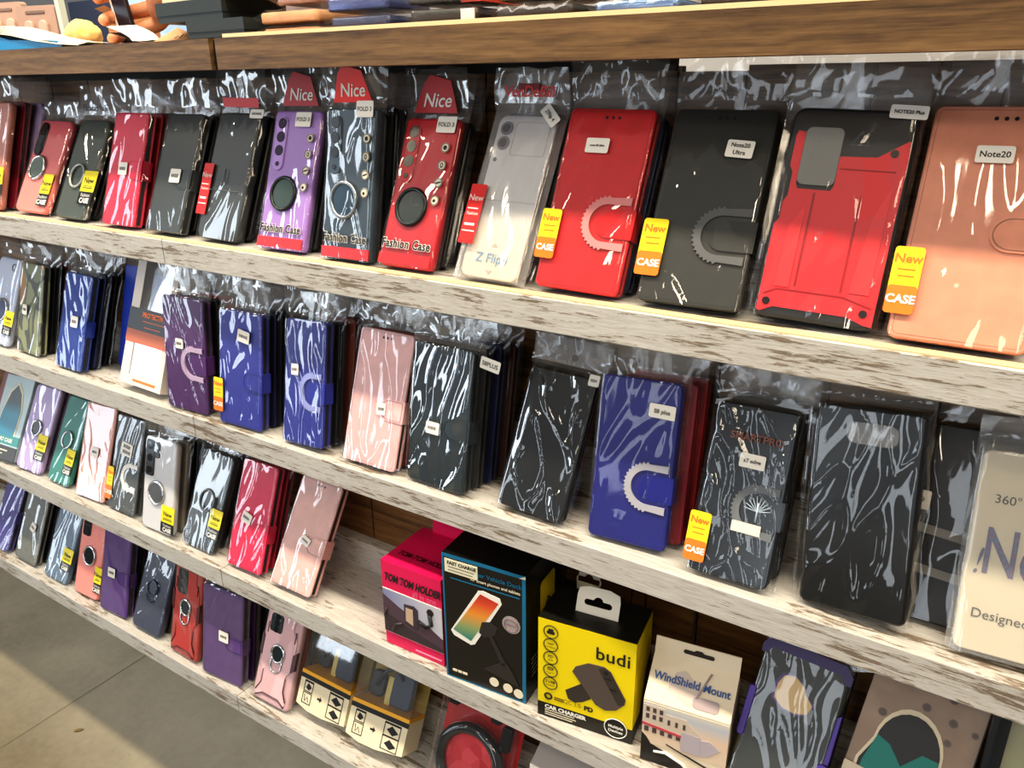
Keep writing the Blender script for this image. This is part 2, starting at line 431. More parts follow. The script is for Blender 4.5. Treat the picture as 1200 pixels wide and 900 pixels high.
# ------------------------------------------------------------------ fitted places: X centre, depth of front foot, lean, roll, turn, width, height
P = {
'r1a':(-1.3865,0.0121,18.3,1.0,0.6,0.0766,0.1667),
'r1b':(-1.2716,0.0183,29.3,1.2,3.5,0.0798,0.1478),
'r1c':(-1.1644,0.0180,27.8,-0.1,-0.6,0.0756,0.1498),
'r1d':(-1.0423,0.0183,19.5,-0.4,-0.6,0.0766,0.1533),
'r1e':(-0.9374,0.0147,23.6,-0.2,-1.6,0.0751,0.1564),
'r1f':(-0.8339,0.0172,22.6,0.6,-0.4,0.0759,0.1588),
'r1g':(-0.7179,0.0161,19.7,-0.2,1.8,0.0735,0.1603),
'r1h':(-0.6141,0.0168,10.9,-0.9,-1.3,0.0727,0.1601),
'r1i':(-0.5294,0.0139,22.9,0.1,-0.0,0.0697,0.1570),
'r1j':(-0.4253,0.0111,26.6,0.5,-1.9,0.0733,0.1687),
'r1k':(-0.3286,0.0139,23.0,0.7,0.3,0.0850,0.1673),
'r1l':(-0.2237,0.0148,27.0,0.2,3.0,0.0885,0.1723),
'r1m':(-0.1225,0.0186,19.8,1.8,3.4,0.0915,0.1660),
'r1n':(-0.0240,0.0126,25.3,-0.1,-0.2,0.0880,0.1746),
'r2a':(-1.4905,0.0180,22.3,1.2,0.2,0.0777,0.1542),
'r2b':(-1.3888,0.0208,14.9,1.1,-0.9,0.0734,0.1528),
'r2c':(-1.2505,0.0126,19.0,0.5,-0.7,0.0758,0.1537),
'r2d':(-1.0548,0.0121,20.3,1.4,0.2,0.1001,0.1928),
'r2x':(-1.160,0.066,16.0,0,0,0.074,0.165),
'r2e':(-0.9366,0.0086,6.3,0.6,3.7,0.0820,0.1603),
'r2f':(-0.8264,0.0087,9.5,-0.3,2.1,0.0806,0.1547),
'r2g':(-0.7077,0.0082,13.1,-3.8,-1.8,0.0723,0.1576),
'r2h':(-0.6005,0.0104,18.8,0.3,1.1,0.0811,0.1619),
'r2i':(-0.5014,0.0130,11.0,-0.9,-1.8,0.0828,0.1609),
'r2j':(-0.3772,0.0133,26.3,1.7,0.4,0.0785,0.1531),
'r2k':(-0.2687,0.0179,13.3,-1.9,2.1,0.0810,0.1640),
'r2l':(-0.1648,0.0098,22.3,-0.5,0.6,0.0728,0.1596),
'r2m':(-0.0601,0.0136,13.4,-6.0,-6.0,0.0860,0.1759),
'r2n':(0.012,0.040,22,-2,-2,.074,.165),
'r2o':(0.0586,0.0140,20.7,-2.4,0.6,0.0899,0.1633),
'r3b':(-1.5747,0.0090,28.6,0.1,5.2,0.0866,0.1618),
'r3c':(-1.4845,0.0130,27.8,0.3,2.5,0.0786,0.1621),
'r3d':(-1.3863,0.0154,28.0,-0.8,-1.0,0.0702,0.1594),
'r3e':(-1.2819,0.0149,20.9,0.1,3.2,0.0813,0.1657),
'r3f':(-1.1932,0.0173,19.7,-0.8,0.2,0.0772,0.1615),
'r3g':(-1.0856,0.0120,14.9,-0.6,1.1,0.0774,0.1532),
'r3h':(-0.9854,0.0145,25.6,0.1,-0.9,0.0759,0.1519),
'r3i':(-0.8743,0.0125,22.5,-1.6,-0.1,0.0746,0.1603),
'r3j':(-0.7757,0.0125,31.0,0.9,0.6,0.0797,0.1597),
'b3k':(-0.5456,0.0117,0,0.0,1.6,0.0921,0.1256),
'b3l':(-0.4346,0.0086,0,0,5.2,0.1083,0.1754),
'b3m':(-0.3067,0.0161,0,0,7.9,0.1109,0.1344),
'b3n':(-0.1926,0.0185,0,0,7.9,0.0881,0.0804),
'r3n':(-0.1049,0.0081,30.0,2.4,-1.8,0.0851,0.1600),
'r3o':(-0.0038,0.0128,32.4,4.2,-2.9,0.0972,0.1800),
'r3p':(0.1164,0.0120,20.7,1.7,-0.8,0.1200,0.1800),
'r4a':(-1.7075,0.0128,29.3,-1.4,-0.3,0.0730,0.1600),
'r4b':(-1.6087,0.0167,24.2,1.0,0.9,0.0781,0.1600),
'r4c':(-1.4919,0.0146,26.6,0.8,1.3,0.0781,0.1600),
'r4d':(-1.3870,0.0172,20.3,-1.1,1.4,0.0762,0.1600),
'r4e':(-1.2921,0.0154,16.5,-0.7,2.6,0.0791,0.1600),
'r4f':(-1.1914,0.0141,24.3,1.4,0.9,0.0796,0.1600),
'r4g':(-1.0785,0.0112,15.7,-0.6,-1.5,0.0753,0.1600),
'r4h':(-0.9748,0.0111,10.7,1.0,5.4,0.0890,0.1600),
'r4i':(-0.8618,0.0128,22.2,1.2,2.1,0.0774,0.1478),
'r4j':(-0.7604,0.0217,24.2,1.0,1.7,0.0985,0.1323),
'r4k':(-0.6491,0.0189,29.0,-0.2,4.2,0.1020,0.1288),
'r4l':(-0.4902,0.0112,22.1,1.7,2.1,0.1220,0.1700),
'b4m':(-0.3374,0.0131,0,0.0,2.7,0.0743,0.1775),
}
def spot(key, t, k=0, pitch=0, dx=0):
    X, y0, th, ro, ya, w, h = P[key]; row = int(key[1])
    z = ZC+ZT[row]+.0006+(t+.0010)*math.sin(R(th))+abs(math.sin(R(ro)))*w/2
    y = y0-.0015+k*pitch/math.cos(R(th))
    return place(X+dx, y, z, th, ro, ya), w, h

# ------------------------------------------------------------------ kinds of case
def wallet(root, w, h, c, t=.014, clasp='plain', cz=.45, holes=True, mat=None, lace=None):
    m = mat or leather(c)
    cv = MB().slab(w, h, .0042, .006, .0016)
    cv.slab(w*.985, h*.99, .0036, .006, .0014, z=h*.005, y=t-.0036)
    cv.box(-w/2+.0002, -w/2+.0028, .002, t-.002, .004, h-.004)
    cover = cv.build('cover', m, root)
    MB().box(-w/2+.004, w/2-.003, .0042, t-.0036, .004, h-.004).build('inner_pages', M_DARK, root, 'dark inner card pages')
    st = MB()                                      # stitched border
    o_ = rrect(w-.006, h-.006, .004, 3, 0, .003); i_ = rrect(w-.0068, h-.0068, .0038, 3, 0, .0034)
    st.ringplate(o_, i_, -.0002, .0004).build('stitching', leather(tuple(int(q*.72) for q in c)), cover)
    if holes:
        hb = MB()
        for i in range(3): hb.disc(w*.02+(i-1)*.0062, h-.0085, .0014, -.0003, .0006, 12)
        hb.build('speaker_holes', M_DARK, cover)
    if clasp:
        L, hh = w*.42, .026; zz = h*cz; n = 10
        pts = [(w/2+.0006, zz-hh/2), (w/2+.0006, zz+hh/2)]
        pts += [(w/2-L+hh/2+hh/2*math.cos(R(90+180*i/n)), zz+hh/2*math.sin(R(90+180*i/n))) for i in range(n+1)]
        pb = MB().plate(pts, -.0016, .0002).box(w/2+.0002, w/2+.0018, -.0016, t, zz-hh/2, zz+hh/2)
        cl = pb.build('clasp', m, root)
        if clasp == 'lace':
            o_, i_ = [], []; n = 36; H2 = hh/2+.011
            for i in range(n+1):
                a = R(90+180*i/n); q = 1+.045*(1 if i % 2 else -1)
                o_.append((w/2-L+hh/2-.002+H2*q*math.cos(a), zz+H2*q*math.sin(a)))
                i_.append((w/2-L+hh/2-.002+(hh/2+.004)*math.cos(a), zz+(hh/2+.004)*math.sin(a)))
            o_ = [(w/2-.004, zz+H2)]+o_+[(w/2-.004, zz-H2)]; i_ = [(w/2-.004, zz+hh/2+.004)]+i_+[(w/2-.004, zz-hh/2-.004)]
            b = MB(); n = len(o_)
            b.add([(x,-.0022,z) for x,z in o_]+[(x,-.0022,z) for x,z in i_]+[(x,.0002,z) for x,z in o_]+[(x,.0002,z) for x,z in i_],
                  [(i,i+1,n+i+1,n+i) for i in range(n-1)]+[(i,2*n+i,2*n+i+1,i+1) for i in range(n-1)]+[(n+i,n+i+1,3*n+i+1,3*n+i) for i in range(n-1)])
            b.build('clasp_trim', lace or M_LACE, cl, 'pale scalloped clasp border')
        else:
            o_ = [(w/2-.001, zz-hh/2+.0016), (w/2-.001, zz+hh/2-.0016)]+[(w/2-L+hh/2+(hh/2-.0016)*math.cos(R(90+18*i)), zz+(hh/2-.0016)*math.sin(R(90+18*i))) for i in range(11)]
            i_ = [(x+(.0008 if x < w/2-.002 else -.0008), z+(.0007 if z < zz else -.0007)) for x, z in o_]
            MB().ringplate(o_, i_, -.0019, -.0012).build('clasp_stitching', leather(tuple(int(q*.72) for q in c)), cl)
    return t

def ring_holder(root, x, z, r=.0165, disc=True, loop=0, mat=M_CHROME, face=None):
    rg = MB().torus(x, z, r, .0022, -.0022, 30, 8).build('finger_ring', mat, root, 'round finger ring holder')
    if disc: MB().disc(x, z, r-.0015, -.0024, .0004, 26).build('ring_disc', face or paint((44,58,54), .22, metal=.6), rg)
    if loop:
        b = MB(); pts = [(x-r*.8, -.003, z), (x-r*.8, -.003, z-loop), (x-r*.5, -.003, z-loop-.006), (x, -.003, z-loop-.008), (x+r*.5, -.003, z-loop-.006), (x+r*.8, -.003, z-loop), (x+r*.8, -.003, z)]
        b.tube(pts, .0013).build('pull_loop', mat, rg)
    return rg
def island(root, x, z, w, h, n, mat, cols=1, r=None, lens_r=None, holes=False):
    """camera surround with lenses; x,z its top left corner"""
    b = MB().slab(w, h, .003, r or w*.45, .0008, x=x+w/2, z=z-h, y=-.0018).build('camera_surround', mat, root)
    for i in range(n):
        rr = lens_r or w*.3
        cz = z-h*(i+.5)/n
        s = rr*(.45 if holes and i == n-1 else 1)
        lb = MB().disc(x+w/2, cz, s, -.0024, -.0008, 20); lb.build('lens', M_LENS if not holes else paint((48,30,62) if holes == 'p' else (20,16,18), .2), b)
    return b
def cover(root, w, h, c, t=.010, r=.010, mat=None, rim=None):
    m = mat or paint(c, .38)
    cv = MB().slab(w, h, t, r, .003).build('cover', m, root)
    return t
def bag(root, w, h, t, seed, header=.045, mat=None, big=True, fold=.3, wr=1.0, m=.006, left=0):
    b = bag_mesh(w, h, t, header, seed, 30 if big else 7, 60 if big else 12, m, fold, wr, left)
    o = b.build('plastic_bag', mat or FILM, root)
    if header and (mat or FILM) is not FILM_SOFT:
        o.data.materials.append(FILM_HEAD)
        for p in o.data.polygons:
            if p.center.z > h+.003: p.material_index = 1
    return o
def header_card(root, w, h, t, fold, shape, mat, words=None, size=.014, x=0, ink=M_WHITE, shear=.3, rot=0, lab=None):
    """printed card in the bag's tail: shape given in (x, z above the case)"""
    c, s = math.cos(fold), math.sin(fold)
    o = MB().plate([(px, pz) for px, pz in shape], 0, .0004).build('header_card', mat, root, lab)
    if words: text(words, o, ink, x, shape[0][1]+.006, size, -.0006, bold=.0002, shear=shear, align='CENTER', rot=rot)
    M = Matrix.Translation((0, t*.45-.0045, h)) @ Matrix.Rotation(fold, 4, 'X')
    for q in [o]+list(o.children):
        q.data.transform(M)
    return o

# back-of-stack goods: a copy with its own colour
def behind(key, specs, t, ref, pitch=None, dxs=None, header=.04):
    X, y0, th, ro, ya, w, h = P[key]
    pitch = (pitch or t+.0045)+.0012
    room = int((.123-y0-h*math.sin(R(th))-.010)/(pitch/math.cos(R(th))))
    out = []; n = min(len(specs), max(room, 0)); words = ['directly', 'second', 'third', 'fourth', 'fifth']
    for i in range(n):
        kind, cname, c = specs[i]
        rr = random.Random(hash(key) % 1 + i*13 + sum(map(ord, key)))
        dx = (dxs[i] if dxs else rr.uniform(-.003, .004))
        M, w_, h_ = spot(key, t, i+1, pitch, dx)
        nm = 'phone_wallet' if kind == 'w' else 'phone_case'
        lab = ('%s phone %s directly behind the %s' % (cname, 'wallet' if kind == 'w' else 'case', ref)) if i == 0 else \
              ('%s phone %s, %s one back behind the %s' % (cname, 'wallet' if kind == 'w' else 'case', words[i], ref))
        e = empty(nm, lab, 'phone case', M, 'phone cases stacked behind the %s' % ref)
        ww, hh = w_*rr.uniform(.95, 1.0), h_*rr.uniform(.96, 1.0)
        if kind == 'w':
            b = MB().slab(ww, hh, .004, .006, .0014); b.slab(ww, hh, .0036, .006, .0014, y=t-.0046); b.box(-ww/2+.0002, -ww/2+.003, .002, t-.002, .003, hh-.003)
            b.build('cover', leather(c), e)
            MB().box(-ww/2+.004, ww/2-.003, .004, t-.0046, .004, hh-.004).build('inner_pages', M_DARK, e, 'dark inner card pages')
        else:
            MB().slab(ww, hh, t-.002, .009, .003).build('cover', paint(c, .35), e)
        bag(e, ww, hh, t, rr.random()*50, header*rr.uniform(.8, 1.1), FILM_BACK, big=False, fold=R(th)*(.55 if header > .035 else .4)); out.append((e, ww, hh))
    return out
# ------------------------------------------------------------------ the front row goods
BK, NV, DR, GY = (22,23,24), (26,32,66), (112,22,30), (70,74,76)
def W(n, c): return ('w', n, c)
def C(n, c): return ('c', n, c)
def new(key, kind, label, t, grp, cat='phone case'):
    M, w, h = spot(key, t)
    return empty(kind, label, cat, M, grp), w, h
G1, G2, G3, G4 = ['bagged phone cases on the %s shelf' % s for s in ('highest', 'second highest', 'third highest', 'lowest')]
def lean(key): return R(P[key][2])

# ---- row 1
k = 'r1a'; e, w, h = new(k, 'phone_case', 'dusky pink bagged phone case cut by the left edge, highest shelf', .011, G1)
cover(e, w, h, (196,128,112), .011); tag_new(e, .88, .27, w, h); bag(e, w, h, .011, 1, .04)
behind(k, [W('burgundy', (120,18,38)), C('pale lilac', (178,160,205))], .012, 'dusky pink case at the left edge', dxs=[.008, .020], pitch=.017)

o = MB().plate(rrect(.062, .042, .016, 6, 0, 0), -.0004, .0004).build('hang_card', M_WHITE); o.matrix_world = place(-1.388, .0035, ZC+ZT[1]+.0022, 14)
tag(o, 'white round cornered card propped before the leftmost pink case', 'card')

k = 'r1b'; e, w, h = new(k, 'phone_case', 'coral pink ring case with black triple camera pill, highest shelf', .011, G1)
cover(e, w, h, (236,120,118), .011, mat=vgrad([(0,(255,146,136)),(.45,(252,138,132)),(.6,(226,108,116)),(1,(216,100,112))], h, 'coral_shaded'))  # counter's shade on the upper half is painted into the gradient
island(e, -w*.42, h*.965, .021, .054, 3, paint((24,24,27), .15), r=.010, lens_r=.0085)
ring_holder(e, -w*.12, h*.47, .018, face=paint((132,146,138), .2, metal=.5)); tag_new(e, .86, .24, w, h, .024, .05); bag(e, w, h, .011, 2, .03, wr=.6)
behind(k, [C('black', BK)], .010, 'coral pink ring case')

k = 'r1c'; e, w, h = new(k, 'phone_case', 'grey green ring case with yellow tag, third from left on highest shelf', .011, G1)
cover(e, w, h, (70,80,75), .011); ring_holder(e, -.002, h*.42, .017, disc=False, mat=paint((170,176,170), .3, metal=.6)); tag_new(e, .95, .31, w, h, .034, .05)  # black case; its grey green reflection is mixed into the base colour
bag(e, w, h, .011, 3, .048, FILM_TIGHT, fold=.4)
header_card(e, w, h, .011, .4, [(-.030,.006),(.030,.006),(.030,.016),(-.030,.016)], film('faint_print_film', 1.2, .08, .2, .2), 'Fashion Tab', .0125, ink=M_INK, shear=.2)
behind(k, [C('black', BK), C('dark grey', GY)], .010, 'grey green ring case')

k = 'r1d'; e, w, h = new(k, 'phone_wallet', 'raspberry red bagged phone wallet with small white sticker, highest shelf', .014, G1)
wallet(e, w, h, (224,34,72), clasp='plain', cz=.5, holes=False); sticker(e, ['~'], .5, .5, w, h, .020, .017); bag(e, w, h, .014, 4, .045, FILM_TIGHT, fold=.35)
behind(k, [W('crimson', (150,14,30)), W('dark violet', (60,30,70)), W('black', BK)], .012, 'raspberry red wallet', pitch=.0175)

k = 'r1e'; e, w, h = new(k, 'phone_wallet', 'dark grey bagged phone wallet with glossy veil, between raspberry and black wallets', .014, G1)
wallet(e, w, h, (58,64,64), clasp='plain', holes=False, mat=paint((56,62,62), .3)); sticker(e, ['~'], .6, .47, w, h, .022, .018); bag(e, w, h, .014, 5, .046, FILM_TIGHT, fold=.4)
behind(k, [W('black', BK), W('jet black', (14,14,14))], .014, 'dark grey veiled wallet', pitch=.018)

k = 'r1f'; e, w, h = new(k, 'phone_case', 'charcoal bagged case with red side tag and reddish header, highest shelf', .012, G1)
cover(e, w, h, (52,58,60), .012); tag_red(e, .05, .38, w, h, .018, .064); sticker(e, ['~'], .95, .985, w, h, .024, .011)
b = MB().tube([(-.002,-.003,h*.55),(-.002,-.003,h*.42)], .0007); b.tube([(-.03,-.003,h*.38),(.03,-.003,h*.38)], .0005); b.build('moulded_seam', paint((96,104,106), .3), e)
bag(e, w, h, .012, 6, .05, FILM, fold=.4)
header_card(e, w, h, .012, .4, [(-.032,.006),(.034,.006),(.034,.017),(-.032,.017)], M_RED, None)
behind(k, [C('black', BK), C('silver edged', (120,120,118)), C('jet black', (12,12,13))], .011, 'charcoal case with red side tag', pitch=.0165)

TRAP = [(-.026,.005),(.030,.005),(.022,.036),(-.004,.042),(-.012,.034)]
def fold_case(key, cname, c, label, seed, ringface, islandcol, lensmat, stick, foot=True, neon=False):
    e, w, h = new(key, 'phone_case', label, .012, G1)
    m = paint(c, .36)
    cover(e, w, h, c, .012, r=.006, mat=m)
    island(e, -w*.40, h*.95, .0165, .062, 4, islandcol, r=.008, lens_r=.0062, holes='p' if lensmat == 'p' else True)
    ring_holder(e, -w*.06, h*.40, .0185, mat=paint((54,58,58), .25, metal=.7) if ringface else paint((150,156,160), .25, metal=.8), face=paint(ringface or c, .25, metal=.4))
    ic = MB()
    for i in range(4): ic.disc(w*.36, h*(.80-.115*i), .0052, -.0031, -.0028, 16)
    ib = ic.build('feature_icons', M_PAPER, e, 'four small round white icons')
    g = MB()
    for i in range(4):
        cz = h*(.80-.115*i); g.torus(w*.36, cz, .0045, .0004, -.0032, 16, 4)
        if i == 0: g.disc(w*.36, cz, .0024, -.0034, -.0031, 10)
        elif i == 1: g.torus(w*.36, cz, .0022, .0006, -.0033, 10, 4, .7)
        elif i == 2: g.plate([(w*.36-.003,cz-.0016),(w*.36+.003,cz+.0002),(w*.36+.003,cz+.0016),(w*.36-.003,cz)], -.0034, -.0031)
        else: g.disc(w*.36-.0006, cz-.0006, .0018, -.0034, -.0031, 8)
    g.build('icon_marks', M_INK, ib)
    text('Fashion Case', e, M_WHITE, 0, h*.122, .0132, -.0031, bold=.0009, align='CENTER', sx=.86, spacing=1.06, label='white lettering outline')
    text('Fashion Case', e, M_INK, 0, h*.122, .0132, -.0036, bold=.00025, align='CENTER', sx=.86, spacing=1.06, label='black Fashion Case lettering')
    if foot: MB().box(-w/2+.001, w/2-.001, -.0024, -.0012, .002, h*.085).build('red_band', paint((220,40,48), .4), e, 'red printed band along the foot')
    sticker(e, ['FOLD 3'], *stick, w, h, .024, .0165)
    bag(e, w, h, .012, seed, .05, FILM, fold=.35)
    hc = header_card(e, w, h, .012, .35, TRAP, paint((236,40,30), .4) if neon else paint((186,20,26), .45), 'Nice', .019, .004, lab='red header card with white script')
    return e
fold_case('r1g', 'lilac', (168,128,206), 'lilac folding phone case with round ring and four camera holes, highest shelf', 7, (58,72,66), paint((176,140,214), .3), 'p', (.66,.93))
behind('r1g', [C('black', BK), C('jet black', (12,12,13)), C('charcoal', (40,42,44))], .010, 'lilac folding case', pitch=.0155)
fold_case('r1h', 'slate', (44,62,74), 'slate blue folding phone case with ring, between lilac and red cases', 8, None, paint((52,70,82), .3), 'd', (.80,.985), neon=True)
behind('r1h', [C('black', BK), C('jet black', (12,12,13)), C('dark brown', (52,26,24)), C('charcoal', (40,42,44))], .010, 'slate blue folding case', pitch=.0155)
fold_case('r1i', 'red', (194,38,50), 'red folding phone case with round grey ring, highest shelf', 9, (66,72,74), paint((186,34,46), .3), 'd', (.80,.95))
behind('r1i', [C('black', BK), C('jet black', (12,12,13)), C('maroon', (84,16,24))], .012, 'red folding case', pitch=.0175)

k = 'r1j'; e, w, h = new(k, 'phone_case', 'clear flip phone case over white card with pale blue lettering, highest shelf', .010, G1)
MB().slab(w, h, .010, .011, .003).build('clear_shell', PLASTIC, e, 'clear plastic shell')
ins = MB().slab(w-.006, h-.005, .004, .009, .001, z=.0025, y=.003).build('paper_insert', vgrad([(0,(246,226,200)),(.28,(240,226,206)),(.45,(226,224,224)),(1,(224,222,226))], h, 'flip_paper'), e, 'white phone picture card')
lb = MB()
for cz in (.905, .815): lb.torus(-w*.30, h*cz, .0058, .0013, .0022, 22, 6)
lb.build('lens_rim', paint((120,122,140), .3), ins)
lb = MB()
for cz in (.905, .815): lb.disc(-w*.30, h*cz, .0052, .0022, .003, 20)
lb.disc(-w*.37, h*.715, .0022, .0024, .003, 12); lb.build('lens', paint((44,46,62), .15), ins)
MB().ringplate(rrect(.040,.034,.003,3,.008,h*.745), rrect(.039,.033,.0028,3,.008,h*.745+.0005), .0026, .003).build('cover_screen', paint((190,188,192), .4), ins, 'printed cover screen outline')
MB().box(-w*.44, w*.44, .0026, .003, h*.47, h*.474).build('hinge_line', paint((190,186,186), .5), ins)
text('Z Flip4', e, paint((92,150,196), .5), 0, h*.105, .0135, .0022, bold=.0001, align='CENTER', label='pale blue model lettering')
MB().plate([(-.004,h*.20),(.004,h*.20),(0,h*.225)], .0022, .0026).plate([(-.004,h*.06),(0,h*.035),(.004,h*.06)], .0022, .0026).build('fold_arrows', paint((190,180,168), .5), e)
tag_red(e, .06, .37, w, h, .0185, .060); sticker(e, ['ZFlip 4'], .88, .975, w, h, .024, .012, rot=-.75); bag(e, w, h, .010, 10, .042, FILM_SOFT, fold=.45, wr=.7)
hc = header_card(e, w, h, .010, .45, [(-.024,.008),(.030,.008),(.030,.018),(-.024,.018)], FILM_SOFT, 'VenDeBili', .0145, .0, ink=M_RED, shear=.25)
header_card(e, w, h, .010, .45, [(-.012,.020),(.012,.020),(.012,.026),(-.012,.026)], M_DKRED)
behind(k, [C('black', BK), C('jet black', (12,12,13))], .012, 'clear flip phone case', pitch=.0165)

k = 'r1k'; e, w, h = new(k, 'phone_wallet', 'bright red leather wallet with pale scalloped clasp, highest shelf', .014, G1)
wallet(e, w, h, (206,30,36), clasp='lace', cz=.38, lace=paint((206,132,132), .5)); tag_orange(e, .06, .29, w, h); sticker(e, ['note 20 ultra'], .42, .79, w, h, .023, .0135); bag(e, w, h, .014, 11, .046, FILM, fold=.4, wr=.6, m=.004)
behind(k, [W('navy', NV), W('black', BK)], .013, 'bright red wallet', pitch=.0175)

k = 'r1l'; e, w, h = new(k, 'phone_wallet', 'black leather wallet with yellow orange tag and white sticker, highest shelf', .014, G1)
wallet(e, w, h, (46,48,45), clasp='lace', cz=.36, lace=paint((86,88,90), .5)); tag_orange(e, .06, .27, w, h, .022, .050); sticker(e, ['Note20', 'Ultra'], .71, .79, w, h, .023, .015, rot=-.06); bag(e, w, h, .014, 12, .046, FILM, fold=.5, wr=.9, m=.003)
behind(k, [W('jet black', (14,14,15)), W('dark brown', (60,34,22))], .013, 'black wallet with yellow orange tag', pitch=.0175)

k = 'r1m'; e, w, h = new(k, 'phone_case', 'red and black rugged armour case with square camera cutout, highest shelf', .013, G1)
MB().slab(w, h, .013, .010, .003).build('rubber_frame', paint((26,27,27), .35), e, 'black rubber frame')
pts = [(-w*.47,h*.03),(-w*.44,.004),(-w*.34,h*.052),(w*.26,h*.052),(w*.40,.004),(w*.47,h*.02),(w*.47,h*.80),(w*.455,h*.86),(w*.24,h*.78),(-w*.05,h*.775),(-w*.05,h*.64),(-w*.07,h*.615),(-w*.34,h*.615),(-w*.36,h*.64),(-w*.36,h*.88),(-w*.42,h*.885),(-w*.435,h*.86),(-w*.435,h*.72),(-w*.405,h*.69),(-w*.405,h*.58),(-w*.435,h*.55),(-w*.435,h*.47),(-w*.47,h*.44)]
arm = MB().plate(pts, -.0016, .004).build('armour_plate', paint((212,44,52), .42), e, 'red hard armour plate')
g = MB()
for x0, x1 in ((-.20,-.185), (.17,.185)): g.box(w*x0, w*x1, -.0021, -.0010, h*.16, h*.60)
g.box(-w*.03, w*.40, -.0021, -.0012, h*.715, h*.721)
g.plate([(-w*.44,h*.105),(-w*.33,h*.135),(w*.20,h*.135),(w*.44,h*.10),(w*.44,h*.106),(w*.20,h*.142),(-w*.33,h*.142),(-w*.44,h*.111)], -.0021, -.001)
g.build('panel_groove', paint((150,22,32), .4), arm)
for q_ in ([(-w*.36,h*.15),(-w*.24,h*.15),(-w*.24,h*.54),(-w*.34,h*.44)], [(w*.24,h*.16),(w*.40,h*.16),(w*.40,h*.66),(w*.30,h*.50)]):
    MB().plate(q_, -.0022, -.001).build('raised_panel', paint((218,56,62), .42), arm)
g = MB()
for x, z in ((-.40,.075), (.385,.075), (.36,.80)): g.disc(w*x, h*z, .0030, -.0024, -.001, 14)
g.build('screw', paint((34,22,22), .3), arm)
MB().slab(w*.31, h*.27, .002, .005, .0006, x=-w*.205, z=h*.635, y=-.0018).build('camera_cutout', paint((128,128,124), .5), e, 'grey card seen through the camera cutout')
MB().ringplate([(w*-.0,h*.83),(w*.16,h*.83),(w*.13,h*.865),(w*.08,h*.90),(w*.04,h*.865)], [(w*.015,h*.836),(w*.145,h*.836),(w*.12,h*.86),(w*.08,h*.89),(w*.05,h*.86)], -.0004, .0006).build('moulded_emblem', paint((58,58,58), .4), e)
sticker(e, ['NOTE20 Plus'], .90, .985, w, h, .026, .010, rot=-.03); bag(e, w, h, .013, 13, .044, FILM, fold=.35, m=.003, left=.004)
behind(k, [C('jet black', (13,13,13)), C('black', BK)], .012, 'red and black armour case', pitch=.0165, dxs=[-.006,-.008])

k = 'r1n'; e, w, h = new(k, 'phone_wallet', 'rose gold leather wallet cut off by the right edge, highest shelf', .014, G1)
wallet(e, w, h, (226,150,122), clasp='plain', cz=.47, holes=False)
g = MB()
for i in range(4): g.disc(-.004+i*.0062, h-.0095, .0015, -.0004, .0006, 12)
g.build('speaker_holes', M_DARK, e); tag_orange(e, .05, .24, w, h, .020, .050); sticker(e, ['Note20'], .5, .79, w, h, .024, .0125); bag(e, w, h, .014, 14, .046, FILM, fold=.45, m=.003, wr=.7)
behind(k, [W('tan', (150,96,66)), W('black', BK)], .013, 'rose gold wallet at the right edge', pitch=.0175, dxs=[.006,.008])

# ---- row 2
k = 'r2a'; e, w, h = new(k, 'phone_case', 'ice blue ring case with yellow tag at left edge, second shelf', .011, G2)
cover(e, w, h, (198,208,234), .011); ring_holder(e, w*.02, h*.40, .019, face=paint((86,92,116), .3, metal=.5)); MB().torus(w*.2, h*.9, .006, .0008, -.0006, 18, 5).build('camera_rim', M_GREY, e); tag_new(e, .93, .27, w, h); bag(e, w, h, .011, 15, .03)
k = 'r2b'; e, w, h = new(k, 'phone_wallet', 'camouflage patterned olive and tan phone wallet, second shelf', .014, G2)
t = NT('camouflage'); v = t.coords((24,24,15)); n = t.noise(v, 1, 2, .4, .6); n2 = t.noise(t.coords((17,20,20)), 1, 1, .4, .8)
r_ = t.n('ShaderNodeValToRGB'); r_.color_ramp.interpolation = 'CONSTANT'; els = r_.color_ramp.elements; els.new(.5); els.new(.6)
for q, (p_, c_) in zip(els, [(0,(150,156,120)),(.46,(84,88,84)),(.53,(128,134,100)),(.60,(176,132,82))]): q.position = p_; q.color = rgb(*c_)
t.l(n, r_.inputs[0]); t.bsdf(None, .35, r_.outputs[0])
wallet(e, w, h, (120,124,96), clasp=None, holes=False, mat=t.m); sticker(e, ['~'], .35, .48, w, h, .014, .017); bag(e, w, h, .014, 16, .035)
behind(k, [W('black', BK), W('dark maroon', (86,20,26)), W('maroon', (96,24,30))], .014, 'camouflage wallet', pitch=.0185, dxs=[0,.006,.012], header=.03)
k = 'r2c'; e, w, h = new(k, 'phone_wallet', 'shiny steel blue phone wallet in crinkled film, second shelf', .014, G2)
wallet(e, w, h, (44,70,156), clasp='plain', holes=False, mat=paint((48,74,160), .22, metal=.3)); sticker(e, ['~'], .60, .50, w, h, .020, .018); bag(e, w, h, .014, 17, .042, FILM_TIGHT, fold=.3, wr=1.4)
behind(k, [W('navy', NV), W('black', BK), W('dark green', (20,44,40))], .014, 'shiny steel blue wallet', pitch=.0185, header=.04)
k = 'r2x'; e, w, h = new(k, 'phone_wallet', 'royal blue phone wallet standing back in shadow left of white window box', .014, G2)
wallet(e, w, h, (44,78,214), clasp=None, holes=False); bag(e, w, h, .014, 18, .03, big=False)

